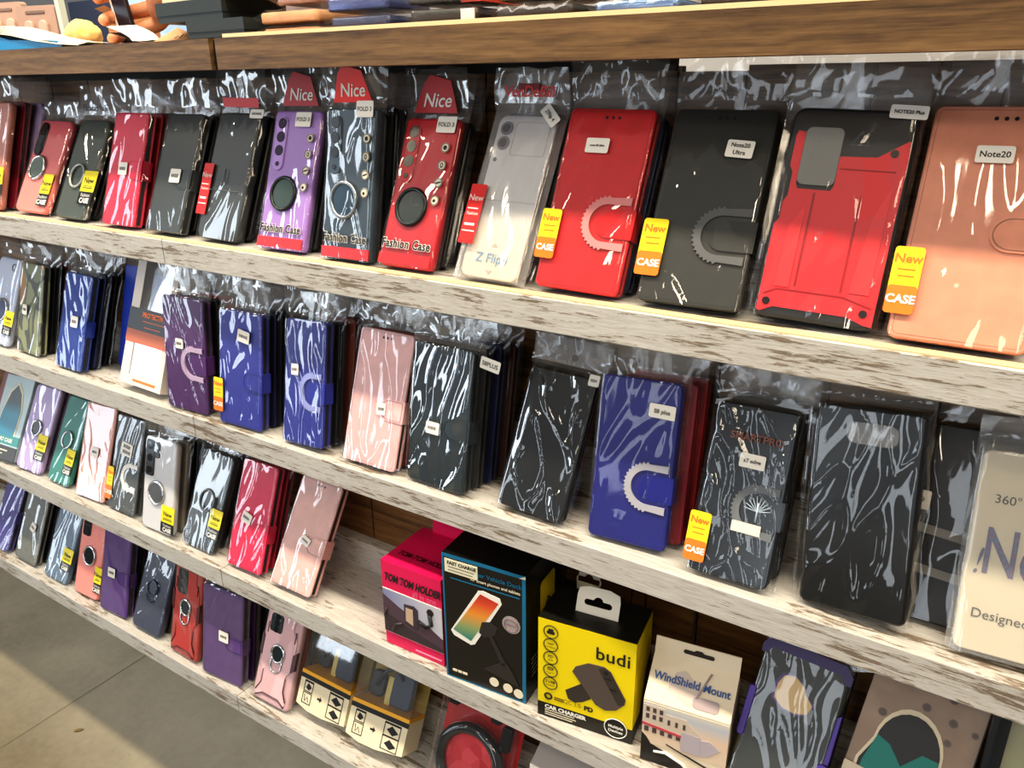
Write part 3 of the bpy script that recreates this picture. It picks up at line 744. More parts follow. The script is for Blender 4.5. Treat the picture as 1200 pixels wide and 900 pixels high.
k = 'r2d'; t_ = .030; e, w, h = new(k, 'phone_case_box', 'white cardboard box with clear windows and black orange band, second shelf', t_, G2, 'box')
fr = MB(); o_ = [(-w/2,0),(w/2,0),(w/2,h),(-w/2,h)]; i_ = [(-w/2+.020,.014),(w/2-.012,.014),(w/2-.012,h-.006),(-w/2+.020,h-.006)]
fr.ringplate(o_, i_, 0, .0012); fr.box(-w/2, -w/2+.001, .0012, t_, 0, h); fr.box(w/2-.001, w/2, .0012, t_, 0, h); fr.box(-w/2, w/2, t_-.001, t_, 0, h); fr.box(-w/2+.001, w/2-.001, .0012, t_-.001, 0, .001); fr.box(-w/2+.001, w/2-.001, .0012, t_-.001, h-.001, h)
fr.build('carton', paint((222,214,206), .5), e)
MB().box(-w/2+.020, w/2-.012, .0007, .0011, .014, h-.006).build('window_pane', PLASTIC, e, 'clear window')
c_ = MB().slab(w-.042, h-.030, .010, .010, .002, x=.004, z=.018, y=.010).build('clear_cover', paint((205,214,226), .15), e, 'clear phone cover inside'); MB().slab(w-.056, h-.048, .003, .006, .001, x=.004, z=.026, y=.0075).build('backing_sheet', paint((176,192,226), .3), c_)
MB().slab(w-.056, .062, .002, .004, .0006, x=.004, z=.020, y=.0052).build('white_insert', M_WHITE, e)
bd = MB().box(-w/2-.0006, w/2+.0006, -.0008, .0006, h*.425, h*.595).build('printed_band', paint((46,44,46), .4), e, 'charcoal band')
text('PROTECTIVE', bd, M_ORG, -w*.18, h*.535, .010, -.0012, bold=.0004, sx=.95); MB().box(-w*.16, w*.34, -.0011, -.0008, h*.50, h*.505).box(-w*.10, w*.28, -.0011, -.0008, h*.455, h*.460).build('small_print', M_ORG, bd)
MB().box(-w/2-.0005, w/2+.0005, -.0007, .0006, h*.325, h*.425).build('orange_band', paint((196,112,84), .5), e, 'dusty orange band')
MB().box(-w*.18, w*.36, -.0005, .0004, .006, .0095).build('foot_print', M_ORG, e)

k = 'r2e'; e, w, h = new(k, 'phone_wallet', 'deep purple warped wallet with lilac scalloped clasp, second shelf', .014, G2)
wallet(e, w, h, (84,38,106), clasp='lace', cz=.44, holes=False, lace=paint((186,164,196), .5), mat=paint((82,38,104), .32)); sticker(e, ['~'], .42, .60, w, h, .015, .014)
b = bag(e, w, h, .014, 19, .045, FILM_TIGHT, fold=.1, wr=1.2)
behind(k, [W('black', BK), W('rust red', (140,44,30)), W('dark brown', (60,30,26)), W('charcoal', (40,42,46))], .013, 'deep purple warped wallet', pitch=.0185, dxs=[.004,.010,.014,.016])
k = 'r2f'; e, w, h = new(k, 'phone_wallet', 'royal blue wallet with yellow orange tag and white sticker, second shelf', .014, G2)
wallet(e, w, h, (48,56,160), clasp='plain', cz=.42, holes=False); tag_orange(e, .02, .25, w, h, .018, .046); sticker(e, ['~'], .62, .80, w, h, .022, .016, rot=-.15); bag(e, w, h, .014, 20, .045, FILM_TIGHT, fold=.15)
behind(k, [W('midnight blue', (22,24,56)), W('black', BK), W('dark maroon', (70,22,28)), W('dark brown', (56,34,28))], .014, 'royal blue wallet with tag', pitch=.0185)
k = 'r2g'; e, w, h = new(k, 'phone_wallet', 'cobalt blue crinkled wallet with pale looped clasp, second shelf', .014, G2)
wallet(e, w, h, (36,46,150), clasp='lace', cz=.44, holes=False, lace=paint((140,148,206), .4)); sticker(e, ['~'], .30, .60, w, h, .013, .014); bag(e, w, h, .014, 21, .04, FILM_TIGHT, fold=.2, wr=1.8)
behind(k, [W('black', BK), W('chestnut brown', (104,52,36)), W('dark brown', (70,36,28)), W('cocoa brown', (84,48,38))], .012, 'cobalt blue crinkled wallet', pitch=.0165, dxs=[.006,.014,.018,.022])
k = 'r2h'; e, w, h = new(k, 'phone_wallet', 'pale pink wallet with magnetic clasp, middle of second shelf', .014, G2)
wallet(e, w, h, (240,190,190), clasp='plain', cz=.44); sticker(e, ['~'], .62, .435, w, h, .013, .014, rot=.1); bag(e, w, h, .014, 22, .04, FILM_TIGHT, fold=.3)
behind(k, [W('wine red', (110,34,44)), W('black', BK), W('dark brown', (64,40,34))], .013, 'pale pink wallet on second shelf', pitch=.0175)
k = 'r2i'; e, w, h = new(k, 'phone_wallet', 'dark slate wallet under heavily crinkled glossy film, second shelf', .014, G2)
wallet(e, w, h, (44,54,60), clasp='plain', cz=.44, holes=False, mat=paint((42,52,58), .25)); sticker(e, ['~'], .42, .42, w, h, .019, .014); sticker(e, ['S8PLUS'], 1.22, .93, w, h, .026, .013, rot=-.15, y=.004); bag(e, w, h, .014, 23, .042, FILM_SHINY, fold=.15, wr=1.8, m=.009)
behind(k, [W('charcoal', (44,46,48)), W('navy', NV), W('dark brown', (60,36,28)), W('scarlet', (150,34,28)), W('black', BK)], .013, 'dark slate crinkled wallet', pitch=.0175, dxs=[.006,.010,.016,.020,.022])
k = 'r2j'; e, w, h = new(k, 'phone_wallet', 'glossy black leaning wallet with grey header flap, second shelf', .013, G2)
wallet(e, w, h, (22,23,24), clasp=None, holes=False, mat=paint((20,21,22), .25), t=.013); bag(e, w, h, .013, 24, .038, FILM_BIG, fold=.3, wr=1.8)
hc = header_card(e, w, h, .013, .3, [(-.040,.008),(.040,.008),(.040,.036),(-.040,.036)], FILM_SOFT); hc.data.transform(Matrix.Translation((0,-.001,0)))
MB().disc(.008, h+.016, .004, -.002, -.0015, 14).build('hang_hole', M_DARK, e, 'punched hang hole'); sticker(e, ['~'], .96, .985, w, h, .012, .012)
behind(k, [W('jet black', (12,12,13)), W('black', BK)], .013, 'glossy black leaning wallet', pitch=.0175, dxs=[-.008,-.014])
k = 'r2k'; e, w, h = new(k, 'phone_wallet', 'navy blue leather wallet with grey scalloped clasp, second shelf', .014, G2)
wallet(e, w, h, (30,34,128), clasp='lace', cz=.37, holes=False, lace=paint((168,168,178), .5)); sticker(e, ['S8 plus'], .80, .83, w, h, .026, .0135, rot=-.03); bag(e, w, h, .014, 25, .042, FILM, fold=.25, wr=.5)
behind(k, [W('dark red', (130,24,34)), W('crimson', (160,30,36)), W('dark brown', (56,34,26)), W('black', BK)], .013, 'navy wallet with grey clasp', pitch=.0175, dxs=[.010,.014,.016,.018])
k = 'r2l'; e, w, h = new(k, 'phone_wallet', 'glossy black wallet with ornate tree print clasp and yellow tag, second shelf', .014, G2)
wallet(e, w, h, (26,30,36), clasp='lace', cz=.42, holes=False, mat=paint((24,28,34), .2), lace=paint((104,108,112), .4)); tag_orange(e, .06, .20, w, h, .020, .046); sticker(e, ['s7 edge'], .55, .69, w, h, .023, .013)
text('SMARTPRO', e, paint((116,70,60), .5), .004, h*.80, .0095, -.0036, bold=.0003, align='CENTER', label='dark printed lettering on the bag'); MB().box(-.004, .022, -.003, -.0026, h*.285, h*.345).build('paper_flap', M_PAPER, e)
g = MB(); g.tube([(w*.22,-.0026,h*.36),(w*.22,-.0026,h*.47)], .0008, 5)
for i in range(10):
    a = R(18*i+10); g.tube([(w*.22,-.0026,h*.42),(w*.22+.012*math.cos(a),-.0026,h*.42+.013*math.sin(a))], .0004, 4)
g.build('tree_print', paint((190,205,220), .3), e, 'silver tree print'); bag(e, w, h, .014, 26, .04, FILM_BIG, fold=.3, wr=2.2)
behind(k, [W('jet black', (12,12,13)), W('black', BK)], .013, 'wallet with tree print clasp', pitch=.0175)
k = 'r2m'; e, w, h = new(k, 'phone_case', 'large glossy black case in loose crumpled film, right part of second shelf', .013, G2)
cover(e, w, h, (20,20,18), .013, r=.007, mat=paint((20,20,18), .22)); MB().slab(.040, .018, .0004, .008, .0001, x=.004, z=h*.83, y=-.0042).build('clear_sticker', FILM_SOFT, e, 'cloudy rounded clear sticker')
bag(e, w, h, .013, 27, .03, FILM_BIG, fold=.3, wr=1.4, m=.004, left=.004)
k = 'r2n'; e, w, h = new(k, 'phone_wallet', 'black wallet with two grey strap lines, behind the large glossy black case', .014, G2)
wallet(e, w, h, (26,24,23), clasp=None, holes=False); MB().plate([(-w/2,h*.44),(w/2,h*.40),(w/2,h*.445),(-w/2,h*.485)], -.0012, .0002).plate([(-w/2,h*.235),(w/2,h*.20),(w/2,h*.245),(-w/2,h*.28)], -.0012, .0002).build('strap', paint((130,126,118), .5), e, 'grey strap bands')
sticker(e, ['9'], .02, .60, w, h, .012, .016); bag(e, w, h, .014, 28, .03, FILM_SHINY, fold=.3, wr=1.4, m=.003)
k = 'r2o'; t_ = .016; e, w, h = new(k, 'phone_case_box', 'cream boxed case with large multicoloured lettering at right edge, second shelf', t_, G2, 'box')
MB().slab(w, h, t_, .009, .003).build('clear_shell', PLASTIC, e, 'clear rounded shell'); MB().slab(w-.005, h-.005, t_-.004, .007, .001, z=.0025, y=.0022).build('paper_card', paint((226,214,186), .5), e)
t = NT('mottled_ink'); v = t.coords((260,10,260)); n = t.noise(v, 1, 2, .6); t.bsdf(None, .4, t.ramp(n, [(.36, rgb(70,52,110)), (.46, rgb(60,110,150)), (.54, rgb(120,60,110)), (.64, rgb(60,90,140))])); M_MOT = t.m
text('360\u00b0 Full', e, M_INK, -w*.33, h*.74, .0098, .0016, label='small dark upper lettering'); text('Note', e, M_MOT, -w*.36, h*.40, .052, .0016, bold=.0006, sx=.62, label='tall mottled lettering'); text('!', e, M_MOT, -w*.42, h*.39, .030, .0016, sx=.7, shear=.25); text('Designed for Note', e, M_INK, -w*.37, h*.18, .0105, .0016, label='small dark lower lettering')
bag(e, w, h, t_, 29, .026, FILM_SOFT, fold=.3, m=.002, wr=.3)

# ---- row 3
k = 'r3b'; t_ = .018; e, w, h = new(k, 'phone_case_box', 'teal and silver phone case box with dark foot at left edge, third shelf', t_, G3, 'box')
MB().slab(w, h, t_, .0015, .0006, 2).build('carton', paint((176,196,200), .25), e)
art = MB().plate([(-w*.42,h*.26),(w*.30,h*.26),(w*.34,h*.60),(w*.22,h*.82),(0,h*.93),(-w*.22,h*.82),(-w*.36,h*.55)], -.0008, .0002).build('art_panel', M_PAPER, e, 'pale arched panel')
MB().plate([(-w*.38,h*.28),(w*.26,h*.28),(w*.30,h*.60),(w*.18,h*.79),(0,h*.89),(-w*.18,h*.79),(-w*.32,h*.55)], -.0012, -.0006).build('art_fill', vgrad([(0,(30,120,150)),(.4,(36,128,152)),(.6,(50,60,66)),(1,(54,62,68))], h*.7, 'teal_fade', h*.26), art, 'teal to dark panel')
b = MB().box(-w/2-.0002, w/2+.0002, -.0009, .0002, 0, h*.16).build('dark_foot', paint((58,56,54), .4), e); MB().box(-w*.3, w*.2, -.0012, -.0009, h*.10, h*.115).box(-w*.3, w*.05, -.0012, -.0009, h*.06, h*.07).build('small_print', M_PAPER, b)
b = MB().box(-w/2-.0002, w/2+.0002, -.0010, .0002, h*.18, h*.29).build('teal_band', paint((60,140,140), .4), e); text('SPORT CASE', b, M_WHITE, -w*.36, h*.21, .010, -.0014, bold=.0003)
behind(k, [C('rust red', (126,36,26))], .012, 'teal boxed case', dxs=[-.055])
k = 'r3c'; e, w, h = new(k, 'phone_case', 'lavender ring case with yellow tag, third shelf', .011, G3)
cover(e, w, h, (192,172,220), .011); ring_holder(e, -w*.02, h*.50, .014, face=paint((70,66,80), .3)); tag_new(e, .86, .30, w, h, .030, .048); bag(e, w, h, .011, 31, .03, FILM_TIGHT, wr=.8)
behind(k, [C('mauve', (120,100,130)), C('black', BK)], .010, 'lavender ring case')
k = 'r3d'; e, w, h = new(k, 'phone_case', 'sea green ring case with yellow tag, third shelf', .011, G3)
cover(e, w, h, (58,138,126), .011); ring_holder(e, 0, h*.50, .015, face=paint((70,120,112), .3, metal=.4)); tag_new(e, .86, .27, w, h, .026, .046); bag(e, w, h, .011, 32, .03, FILM_TIGHT, wr=.6)
behind(k, [C('dark green', (26,60,56))], .010, 'sea green ring case')
k = 'r3e'; e, w, h = new(k, 'phone_wallet', 'peach rose gold wallet with small sticker, third shelf', .013, G3)
wallet(e, w, h, (226,160,140), clasp=None, t=.013); sticker(e, ['~'], .52, .50, w, h, .020, .016); MB().box(-w*.48, w*.48, -.0003, .0003, h*.535, h*.538).build('seam', paint((176,118,100), .5), e); bag(e, w, h, .013, 33, .03, FILM_TIGHT, wr=.45, m=.003)
behind(k, [W('tan', (170,110,90)), W('black', BK)], .012, 'peach rose gold wallet')
k = 'r3f'; e, w, h = new(k, 'phone_wallet', 'smoky grey wallet with white clasp arch and wide sticker, third shelf', .014, G3)
wallet(e, w, h, (88,92,92), clasp='lace', cz=.38, lace=M_WHITE, holes=False); tag_orange(e, .06, .26, w, h, .016, .056); sticker(e, ['~', '~'], .52, .66, w, h, .030, .022, rot=-.08); bag(e, w, h, .014, 34, .03, FILM_TIGHT, m=.003)
behind(k, [W('black', BK), W('jet black', (12,12,13))], .013, 'smoky grey wallet', dxs=[.004,.006])
k = 'r3g'; e, w, h = new(k, 'phone_case', 'silver grey ring case with black stepped camera surround, third shelf', .012, G3)
cover(e, w, h, (206,206,214), .012, mat=paint((226,227,232), .35))
b = island(e, -w*.44, h*.97, .021, .060, 3, paint((26,26,28), .2), r=.005, lens_r=.0062); MB().slab(.016, .026, .003, .005, .0008, x=-w*.44+.026, z=h*.97-.028, y=-.0014).build('flash_plate', paint((30,30,32), .2), b)
ring_holder(e, -w*.03, h*.42, .018, face=paint((140,142,146), .2, metal=.8)); tag_new(e, .90, .18, w, h, .032, .044); bag(e, w, h, .012, 35, .03, FILM, wr=.5)
behind(k, [C('taupe', (120,112,104)), C('black', BK), C('jet black', (12,12,13))], .012, 'silver grey ring case', dxs=[.004,.008,.012])
k = 'r3h'; e, w, h = new(k, 'phone_case', 'black ring case with yellow tag under streaky film, third shelf', .012, G3)
cover(e, w, h, (40,44,42), .012, mat=paint((38,42,40), .28)); ring_holder(e, w*.02, h*.50, .0165, disc=False, mat=paint((110,114,112), .3, metal=.7)); tag_new(e, .90, .30, w, h, .028, .046); bag(e, w, h, .012, 36, .03, FILM, wr=1.7)
behind(k, [C('jet black', (12,12,13)), C('charcoal', (42,44,46))], .012, 'black streaky ring case')
k = 'r3i'; e, w, h = new(k, 'phone_wallet', 'crimson pink wallet with plain clasp, third shelf', .015, G3)
wallet(e, w, h, (228,36,84), t=.015, clasp='plain', cz=.38); sticker(e, ['~'], .40, .475, w, h, .021, .016, rot=-.25); bag(e, w, h, .015, 37, .028, FILM_TIGHT, wr=.9)
behind(k, [W('dark crimson', (140,20,40)), W('dusky rose', (150,90,84)), W('black', BK)], .014, 'crimson pink wallet')
k = 'r3j'; e, w, h = new(k, 'phone_wallet', 'blush pink wallet leaning far back beside empty shelf space, third shelf', .016, G3)
wallet(e, w, h, (240,190,182), t=.016, clasp='plain', cz=.43); sticker(e, ['~'], .56, .45, w, h, .018, .012, rot=-.3); bag(e, w, h, .016, 38, .028, FILM_TIGHT, wr=.8)
q_ = behind(k, [W('copper', (170,112,92)), C('black', BK)], .012, 'blush pink wallet', dxs=[.004,.018], pitch=.0165)
if len(q_) > 1: tag_new(q_[1][0], .90, .30, q_[1][1], q_[1][2], .026, .046)
# ---- row 4 (lowest shelf)
k = 'r4a'; e, w, h = new(k, 'phone_wallet', 'indigo purple wallet in crinkled film at far left, lowest shelf', .014, G4)
wallet(e, w, h, (76,66,146), clasp='plain', holes=False); bag(e, w, h, .014, 41, .03, FILM_TIGHT, wr=1.3)
behind(k, [W('navy', NV)], .012, 'indigo purple wallet')
k = 'r4b'; e, w, h = new(k, 'phone_wallet', 'grey patterned wallet with small white sticker, lowest shelf', .014, G4)
wallet(e, w, h, (122,124,118), clasp=None, holes=False); sticker(e, ['~'], .62, .46, w, h, .018, .018, rot=-.3); bag(e, w, h, .014, 42, .03, FILM_TIGHT, wr=1.2)
behind(k, [W('black', BK), W('dark red', DR)], .013, 'grey patterned wallet', dxs=[.004,.014])
k = 'r4c'; e, w, h = new(k, 'phone_case', 'slate blue case with yellow tag in crinkled film, lowest shelf', .012, G4)
cover(e, w, h, (98,118,140), .012); tag_new(e, .86, .30, w, h, .032, .044); bag(e, w, h, .012, 43, .03, FILM_TIGHT, wr=1.4)
behind(k, [C('steel blue', (70,88,112)), C('black', BK)], .011, 'slate blue tagged case')
k = 'r4d'; e, w, h = new(k, 'phone_case', 'coral ring case with black camera pill, lowest shelf', .012, G4)
cover(e, w, h, (252,138,130), .012, mat=paint((255,156,146), .45)); island(e, -w*.40, h*.97, .024, .040, 2, paint((26,26,28), .15), r=.006, lens_r=.008); ring_holder(e, 0, h*.50, .0175, face=paint((40,42,44), .2, metal=.6)); tag_new(e, .97, .26, w, h, .022, .050); bag(e, w, h, .012, 44, .03, FILM, wr=.4)
behind(k, [C('dusky coral', (170,90,86)), C('black', BK)], .011, 'coral ring case on lowest shelf')
k = 'r4e'; e, w, h = new(k, 'phone_wallet', 'violet purple wallet overlapping the coral case, lowest shelf', .016, G4)
wallet(e, w, h, (86,44,128), t=.016, clasp='plain', holes=False); sticker(e, ['~'], .40, .48, w, h, .021, .018); bag(e, w, h, .016, 45, .03, FILM, wr=.8)
behind(k, [W('black', BK), W('dark red', DR)], .014, 'violet purple wallet')
k = 'r4f'; e, w, h = new(k, 'phone_case', 'dark slate ring case in streaked film, lowest shelf', .013, G4)
cover(e, w, h, (58,64,86), .013); ring_holder(e, -.002, h*.50, .013, disc=True, loop=.018, mat=paint((74,80,100), .3, metal=.6), face=paint((50,54,70), .3)); bag(e, w, h, .013, 46, .03, FILM_TIGHT, wr=1.4)
behind(k, [C('black', BK), C('charcoal', (42,44,46))], .012, 'dark slate ring case')
def rugged(key, label, c, dark, seed, tall):
    e, w, h = new(key, 'phone_case', label, .013, G4)
    m = paint(c, .4); MB().slab(w, h, .013, .008, .003).build('cover', m, e)
    ar = MB().plate([(-w*.36,.004),(-w*.20,.012),(w*.20,.012),(w*.36,.004),(w*.42,h*.08),(w*.30,h*.20),(w*.30,h*.36),(w*.44,h*.46),(w*.44,h*.76),(w*.30,h*.86),(w*.30,h*.97),(-w*.42,h*.97),(-w*.42,h*.40),(-w*.30,h*.30),(-w*.30,h*.18),(-w*.44,h*.08)], -.0016, .002).build('armour_plate', paint(tuple(min(255,int(q*1.04)) for q in c), .35), e)
    g = MB()
    for sx in (-1, 1):
        g.tube([(sx*w*.42,-.0019,h*.10),(sx*w*.31,-.0019,h*.20),(sx*w*.31,-.0019,h*.34)], .0011, 5)
        g.tube([(sx*w*.38,-.0019,h*.74),(sx*w*.38,-.0019,h*.86)], .0010, 5)
    g.tube([(-w*.40,-.0019,.006),(-w*.22,-.0019,.0135),(w*.22,-.0019,.0135),(w*.40,-.0019,.006)], .0014, 5)
    g.build('panel_groove', paint(dark, .35), ar)
    for q_ in ([(w*.40,h*.42),(w*.50,h*.46),(w*.50,h*.66),(w*.40,h*.62)], [(-w*.50,h*.52),(-w*.43,h*.48),(-w*.43,h*.68),(-w*.50,h*.72)]):
        MB().plate(q_, -.0022, .004).build('side_grip', paint(dark, .4), e)
    island(e, -w*.36, h*.97, .028, tall, 3, paint((40,44,48), .25), r=.006, lens_r=.005)
    ring_holder(e, 0, h*.56, .0135, loop=.022, face=paint((60,70,72), .2, metal=.6))
    bag(e, w, h, .013, seed, .03, FILM, wr=.7)
rugged('r4g', 'brick red rugged case with ring stand loop, lowest shelf', (172,58,54), (96,26,26), 47, .045)
behind('r4g', [C('maroon', (84,26,28)), C('black', BK)], .012, 'brick red rugged case')
k = 'r4h'; e, w, h = new(k, 'phone_wallet', 'large plum purple wallet with rounded sticker, lowest shelf', .016, G4)
wallet(e, w, h, (98,68,134), t=.016, clasp='plain', cz=.44, holes=False); sticker(e, ['~'], .56, .50, w, h, .021, .019); bag(e, w, h, .016, 48, .03, FILM, wr=.6)
behind(k, [W('deep purple', (56,30,70)), W('black', BK), W('jet black', (12,12,13)), W('brown', (80,52,40))], .013, 'large plum purple wallet', pitch=.0195, dxs=[.004,.010,.018,.024])
rugged('r4i', 'dusty rose rugged case with ring stand loop, lowest shelf', (222,182,188), (96,70,78), 49, .030)
behind('r4i', [C('brown rose', (140,94,88)), C('black', BK)], .012, 'dusty rose rugged case')

def window_pack(key, label, seed):
    t_ = .042; e, w, h = new(key, 'adapter_pack', label, t_, G4, 'box')
    split = h*.44
    b = MB().box(-w/2, w/2, 0, t_, .010, split); b.plate([(-w/2,.010),(-w*.25,.004),(w*.05,.004),(w*.5,.010)], 0, t_)
    cb = b.build('carton', paint((232,220,190), .5), e)
    MB().box(-w/2-.0002, w/2+.0002, -.0004, t_, split, split+.0055).build('yellow_band', paint((238,176,44), .45), cb); MB().box(-w/2-.0002, w/2+.0002, -.0005, .001, split-.007, split).build('black_band', M_INK, cb)
    ic = MB()
    def frame(x0, x1, z0, z1):
        ic.ringplate([(x0,z0),(x1,z0),(x1,z1),(x0,z1)], [(x0+.0009,z0+.0009),(x1-.0009,z0+.0009),(x1-.0009,z1-.0009),(x0+.0009,z1-.0009)], -.0007, .0002)
    frame(-w*.40, -w*.22, h*.245, h*.375); frame(-w*.40, -w*.22, h*.105, h*.235); frame(w*.12, w*.40, h*.225, h*.375); frame(w*.12, w*.40, h*.075, h*.225)
    for x0, x1, z in ((-w*.40,-w*.22,h*.355), (w*.12,w*.40,h*.355)): ic.box(x0, x1, -.0007, .0002, z, z+h*.02)
    ic.plate([(-w*.36,h*.29),(-w*.30,h*.265),(-w*.25,h*.30),(-w*.28,h*.325),(-w*.33,h*.345)], -.0007, .0002)
    ic.plate([(w*.17,h*.295),(w*.28,h*.245),(w*.37,h*.285),(w*.25,h*.345)], -.0007, .0002); ic.plate([(w*.17,h*.145),(w*.28,h*.095),(w*.37,h*.135),(w*.25,h*.195)], -.0007, .0002)
    ic.tube([(-w*.36,-.0006,h*.21),(-w*.34,-.0006,h*.13),(-w*.30,-.0006,h*.19),(-w*.27,-.0006,h*.13)], .0005, 4)
    ic.plate([(-w*.10,h*.215),(-w*.05,h*.215),(-w*.05,h*.195),(-w*.01,h*.225),(-w*.05,h*.255),(-w*.05,h*.235),(-w*.10,h*.235)], -.0007, .0002)
    ic.build('diagram_print', M_INK, e, 'black instruction diagrams')
    MB().box(-w/2, w/2, t_-.0012, t_, split, h).build('back_card', paint((190,166,80), .5), e)
    MB().box(-w/2+.0006, w/2-.0006, .0006, .0012, split+.004, h).box(-w/2+.0002, -w/2+.0008, .0012, t_-.0012, split+.006, h).box(w/2-.0008, w/2-.0002, .0012, t_-.0012, split+.006, h).box(-w/2+.0006, w/2-.0006, .0006, t_-.001, h-.0008, h).build('clear_cover', PLASTIC, e, 'clear plastic window')
    d = MB().slab(w*.36, h*.40, .012, .008, .003, x=w*.20, z=split+.008, y=.012).build('adapter_body', paint((64,74,92), .25), e, 'dark blue grey adapter body')
    MB().slab(w*.26, h*.30, .010, .010, .003, x=-w*.24, z=split+.012, y=.014).build('cable_coil', paint((34,36,38), .35), e); MB().tube([(-w*.24,.012,split+.03),(-w*.10,.010,h*.86),(w*.05,.010,h*.93),(w*.2,.012,h*.82)], .003, 7).build('cable', paint((52,56,62), .3), e)
    MB().slab(w*.10, h*.32, .004, .002, .0008, x=-w*.03, z=split+.006, y=.016).build('inner_tray', paint((214,196,120), .4), e)
window_pack('r4j', 'left cream carton with clear window and black diagrams, lowest shelf', 1)
window_pack('r4k', 'right cream carton with clear window and black diagrams, lowest shelf', 2)

k = 'r4l'; t_ = .030; e, w, h = new(k, 'ring_blister_pack', 'red blister pack with large glossy black ring, lowest shelf', t_, G4, 'package')
MB().slab(w, h, .0015, .006, .0005, y=t_-.002).build('backing_card', paint((196,30,34), .4), e, 'red printed backing card')
MB().torus(-.002, h*.36, .046, .0085, .010, 40, 12).build('black_ring', paint((30,36,42), .12, coat=1), e, 'glossy black ring')
t = NT('red_facets'); v = t.coords((60,60,60)); vo = t.n('ShaderNodeTexVoronoi'); vo.inputs['Scale'].default_value = 1.0; t.l(v, vo.inputs['Vector']); s_ = t.n('ShaderNodeSeparateColor'); t.l(vo.outputs['Color'], s_.inputs[0])
t.bsdf(None, .25, t.ramp(s_.outputs[0], [(0,rgb(200,40,54)),(1,rgb(236,88,100))]))
MB().disc(-.002, h*.36, .039, .012, .014, 30).build('red_disc', t.m, e, 'pinkish red faceted disc')
g = MB()
for x, z in ((-w*.36,h*.80),(-w*.06,h*.86),(w*.20,h*.80),(w*.36,h*.62)): g.slab(.016, .034, .010, .004, .002, x=x, z=z-.01, y=.010)
g.build('clip', paint((22,24,28), .2), e, 'black clips'); 
sh = MB().slab(w, h, t_-.004, .012, .008, y=.001).build('clear_blister', PLASTIC, e, 'clear blister shell')

k = 'b4m'; t_ = .09; e, w, h = new(k, 'carton', 'plain white carton with open top, right part of lowest shelf', t_, G4, 'box')
MB().box(-w/2, w/2, 0, .0012, 0, h-.018).box(-w/2, -w/2+.0012, .0012, t_, 0, h-.018).box(w/2-.0012, w/2, .0012, t_, 0, h-.018).box(-w/2+.0012, w/2-.0012, t_-.0012, t_, 0, h-.018).build('carton', paint((226,222,222), .5), e)
MB().add([(-w/2,0,h-.018),(w/2,0,h-.018),(w/2,t_*.5,h),(-w/2,t_*.5,h),(w/2,t_,h-.018),(-w/2,t_,h-.018)], [(0,1,2,3),(3,2,4,5)]).build('lid_flap', paint((176,170,170), .5), e, 'greyish lid')

# ---- shelf 3: boxed accessories
GB = 'boxed car accessories on the third shelf'
PINK = (222,24,92)
k = 'b3k'; t_ = .088; e, w, h = new(k, 'accessory_box', 'hot pink boxed satnav holder with dashboard picture, third shelf', t_, GB, 'box')
bx = MB().box(-w/2, w/2, 0, t_, 0, h).build('carton', paint(PINK, .35), e)
t = NT('sky_wash'); c_ = t.n('ShaderNodeTexCoord'); s_ = t.n('ShaderNodeSeparateXYZ'); t.l(c_.outputs['Object'], s_.inputs[0]); m_ = t.n('ShaderNodeMapRange'); m_.inputs[1].default_value = -w/2; m_.inputs[2].default_value = w/2; t.l(s_.outputs[0], m_.inputs[0])
t.bsdf(None, .35, t.ramp(m_.outputs[0], [(0,rgb(130,136,176)),(1,rgb(206,206,214))]))
z0, z1 = h*.16, h*.67
ph = MB().box(-w/2, w/2, -.0005, 0, z0-.0012, z1+.0012).build('picture_border', M_WHITE, e); pic = MB().box(-w/2, w/2, -.0008, -.0004, z0, z1).build('picture', t.m, e, 'printed dashboard picture')
MB().plate([(-w/2,z0),(w/2,z0),(w/2,z0+.020),(w*.30,z0+.030),(0,z0+.036),(-w*.24,z0+.044),(-w/2,z0+.056)], -.0011, -.0006).build('dashboard', paint((84,64,78), .5), pic)
MB().plate([(-w/2,z0),(w*.5,z0),(w*.5,z0+.006),(-w*.1,z0+.018),(-w/2,z0+.030)], -.0013, -.0008).tube([(-w*.36,-.0013,z0+.004),(-w*.30,-.0013,z0+.016),(-w*.18,-.0013,z0+.020)], .0022, 5).tube([(-w*.48,-.0013,z0+.024),(-w*.44,-.0013,z0+.036)], .002, 5).build('steering_wheel', paint((60,50,58), .4), pic)
dv = MB().plate([(-w*.13,z0+.024),(w*.06,z0+.018),(w*.10,z0+.024),(w*.10,z0+.050),(w*.04,z0+.054),(-w*.13,z0+.052)], -.0016, -.0010).build('satnav', paint((64,54,66), .35), pic); MB().plate([(-w*.11,z0+.028),(w*.015,z0+.024),(w*.02,z0+.048),(-w*.10,z0+.048)], -.0019, -.0014).build('satnav_screen', paint((196,172,150), .4), dv)
MB().tube([(w*.10,-.0013,z0+.034),(w*.24,-.0013,z0+.030),(w*.32,-.0013,z0+.036),(w*.30,-.0013,z0+.050)], .0030, 7).disc(w*.31, z0+.054, .005, -.0018, -.0010, 14).build('mount_arm', paint((30,28,34), .4), pic)
fitx(text('TOM TOM HOLDER', e, M_INK, -w*.46, h*.785, .0150, -.0008, bold=.0006, shear=.3, sx=.88, label='black bold title lettering'), -w*.46, w*.49); text('all in one', e, paint((232,120,160), .4), w*.02, h*.70, .0125, -.0008, sx=.8, label='pale pink subtitle lettering')
tt = text('TOM-TOM HOLDER', e, paint((90,8,36), .5), -w*.40, 0, .0125, 0, bold=.0005, shear=.3, sx=.9, label='dark title on the box top'); fitx(tt, -w*.40, w*.49); tt.data.transform(Matrix.Translation((0,.020,h+.0006)) @ Matrix.Rotation(R(-90),4,'X'))
MB().box(w*.02, w*.46, -.0007, 0, h*.045, h*.06).build('small_print', paint((240,150,180), .4), e)
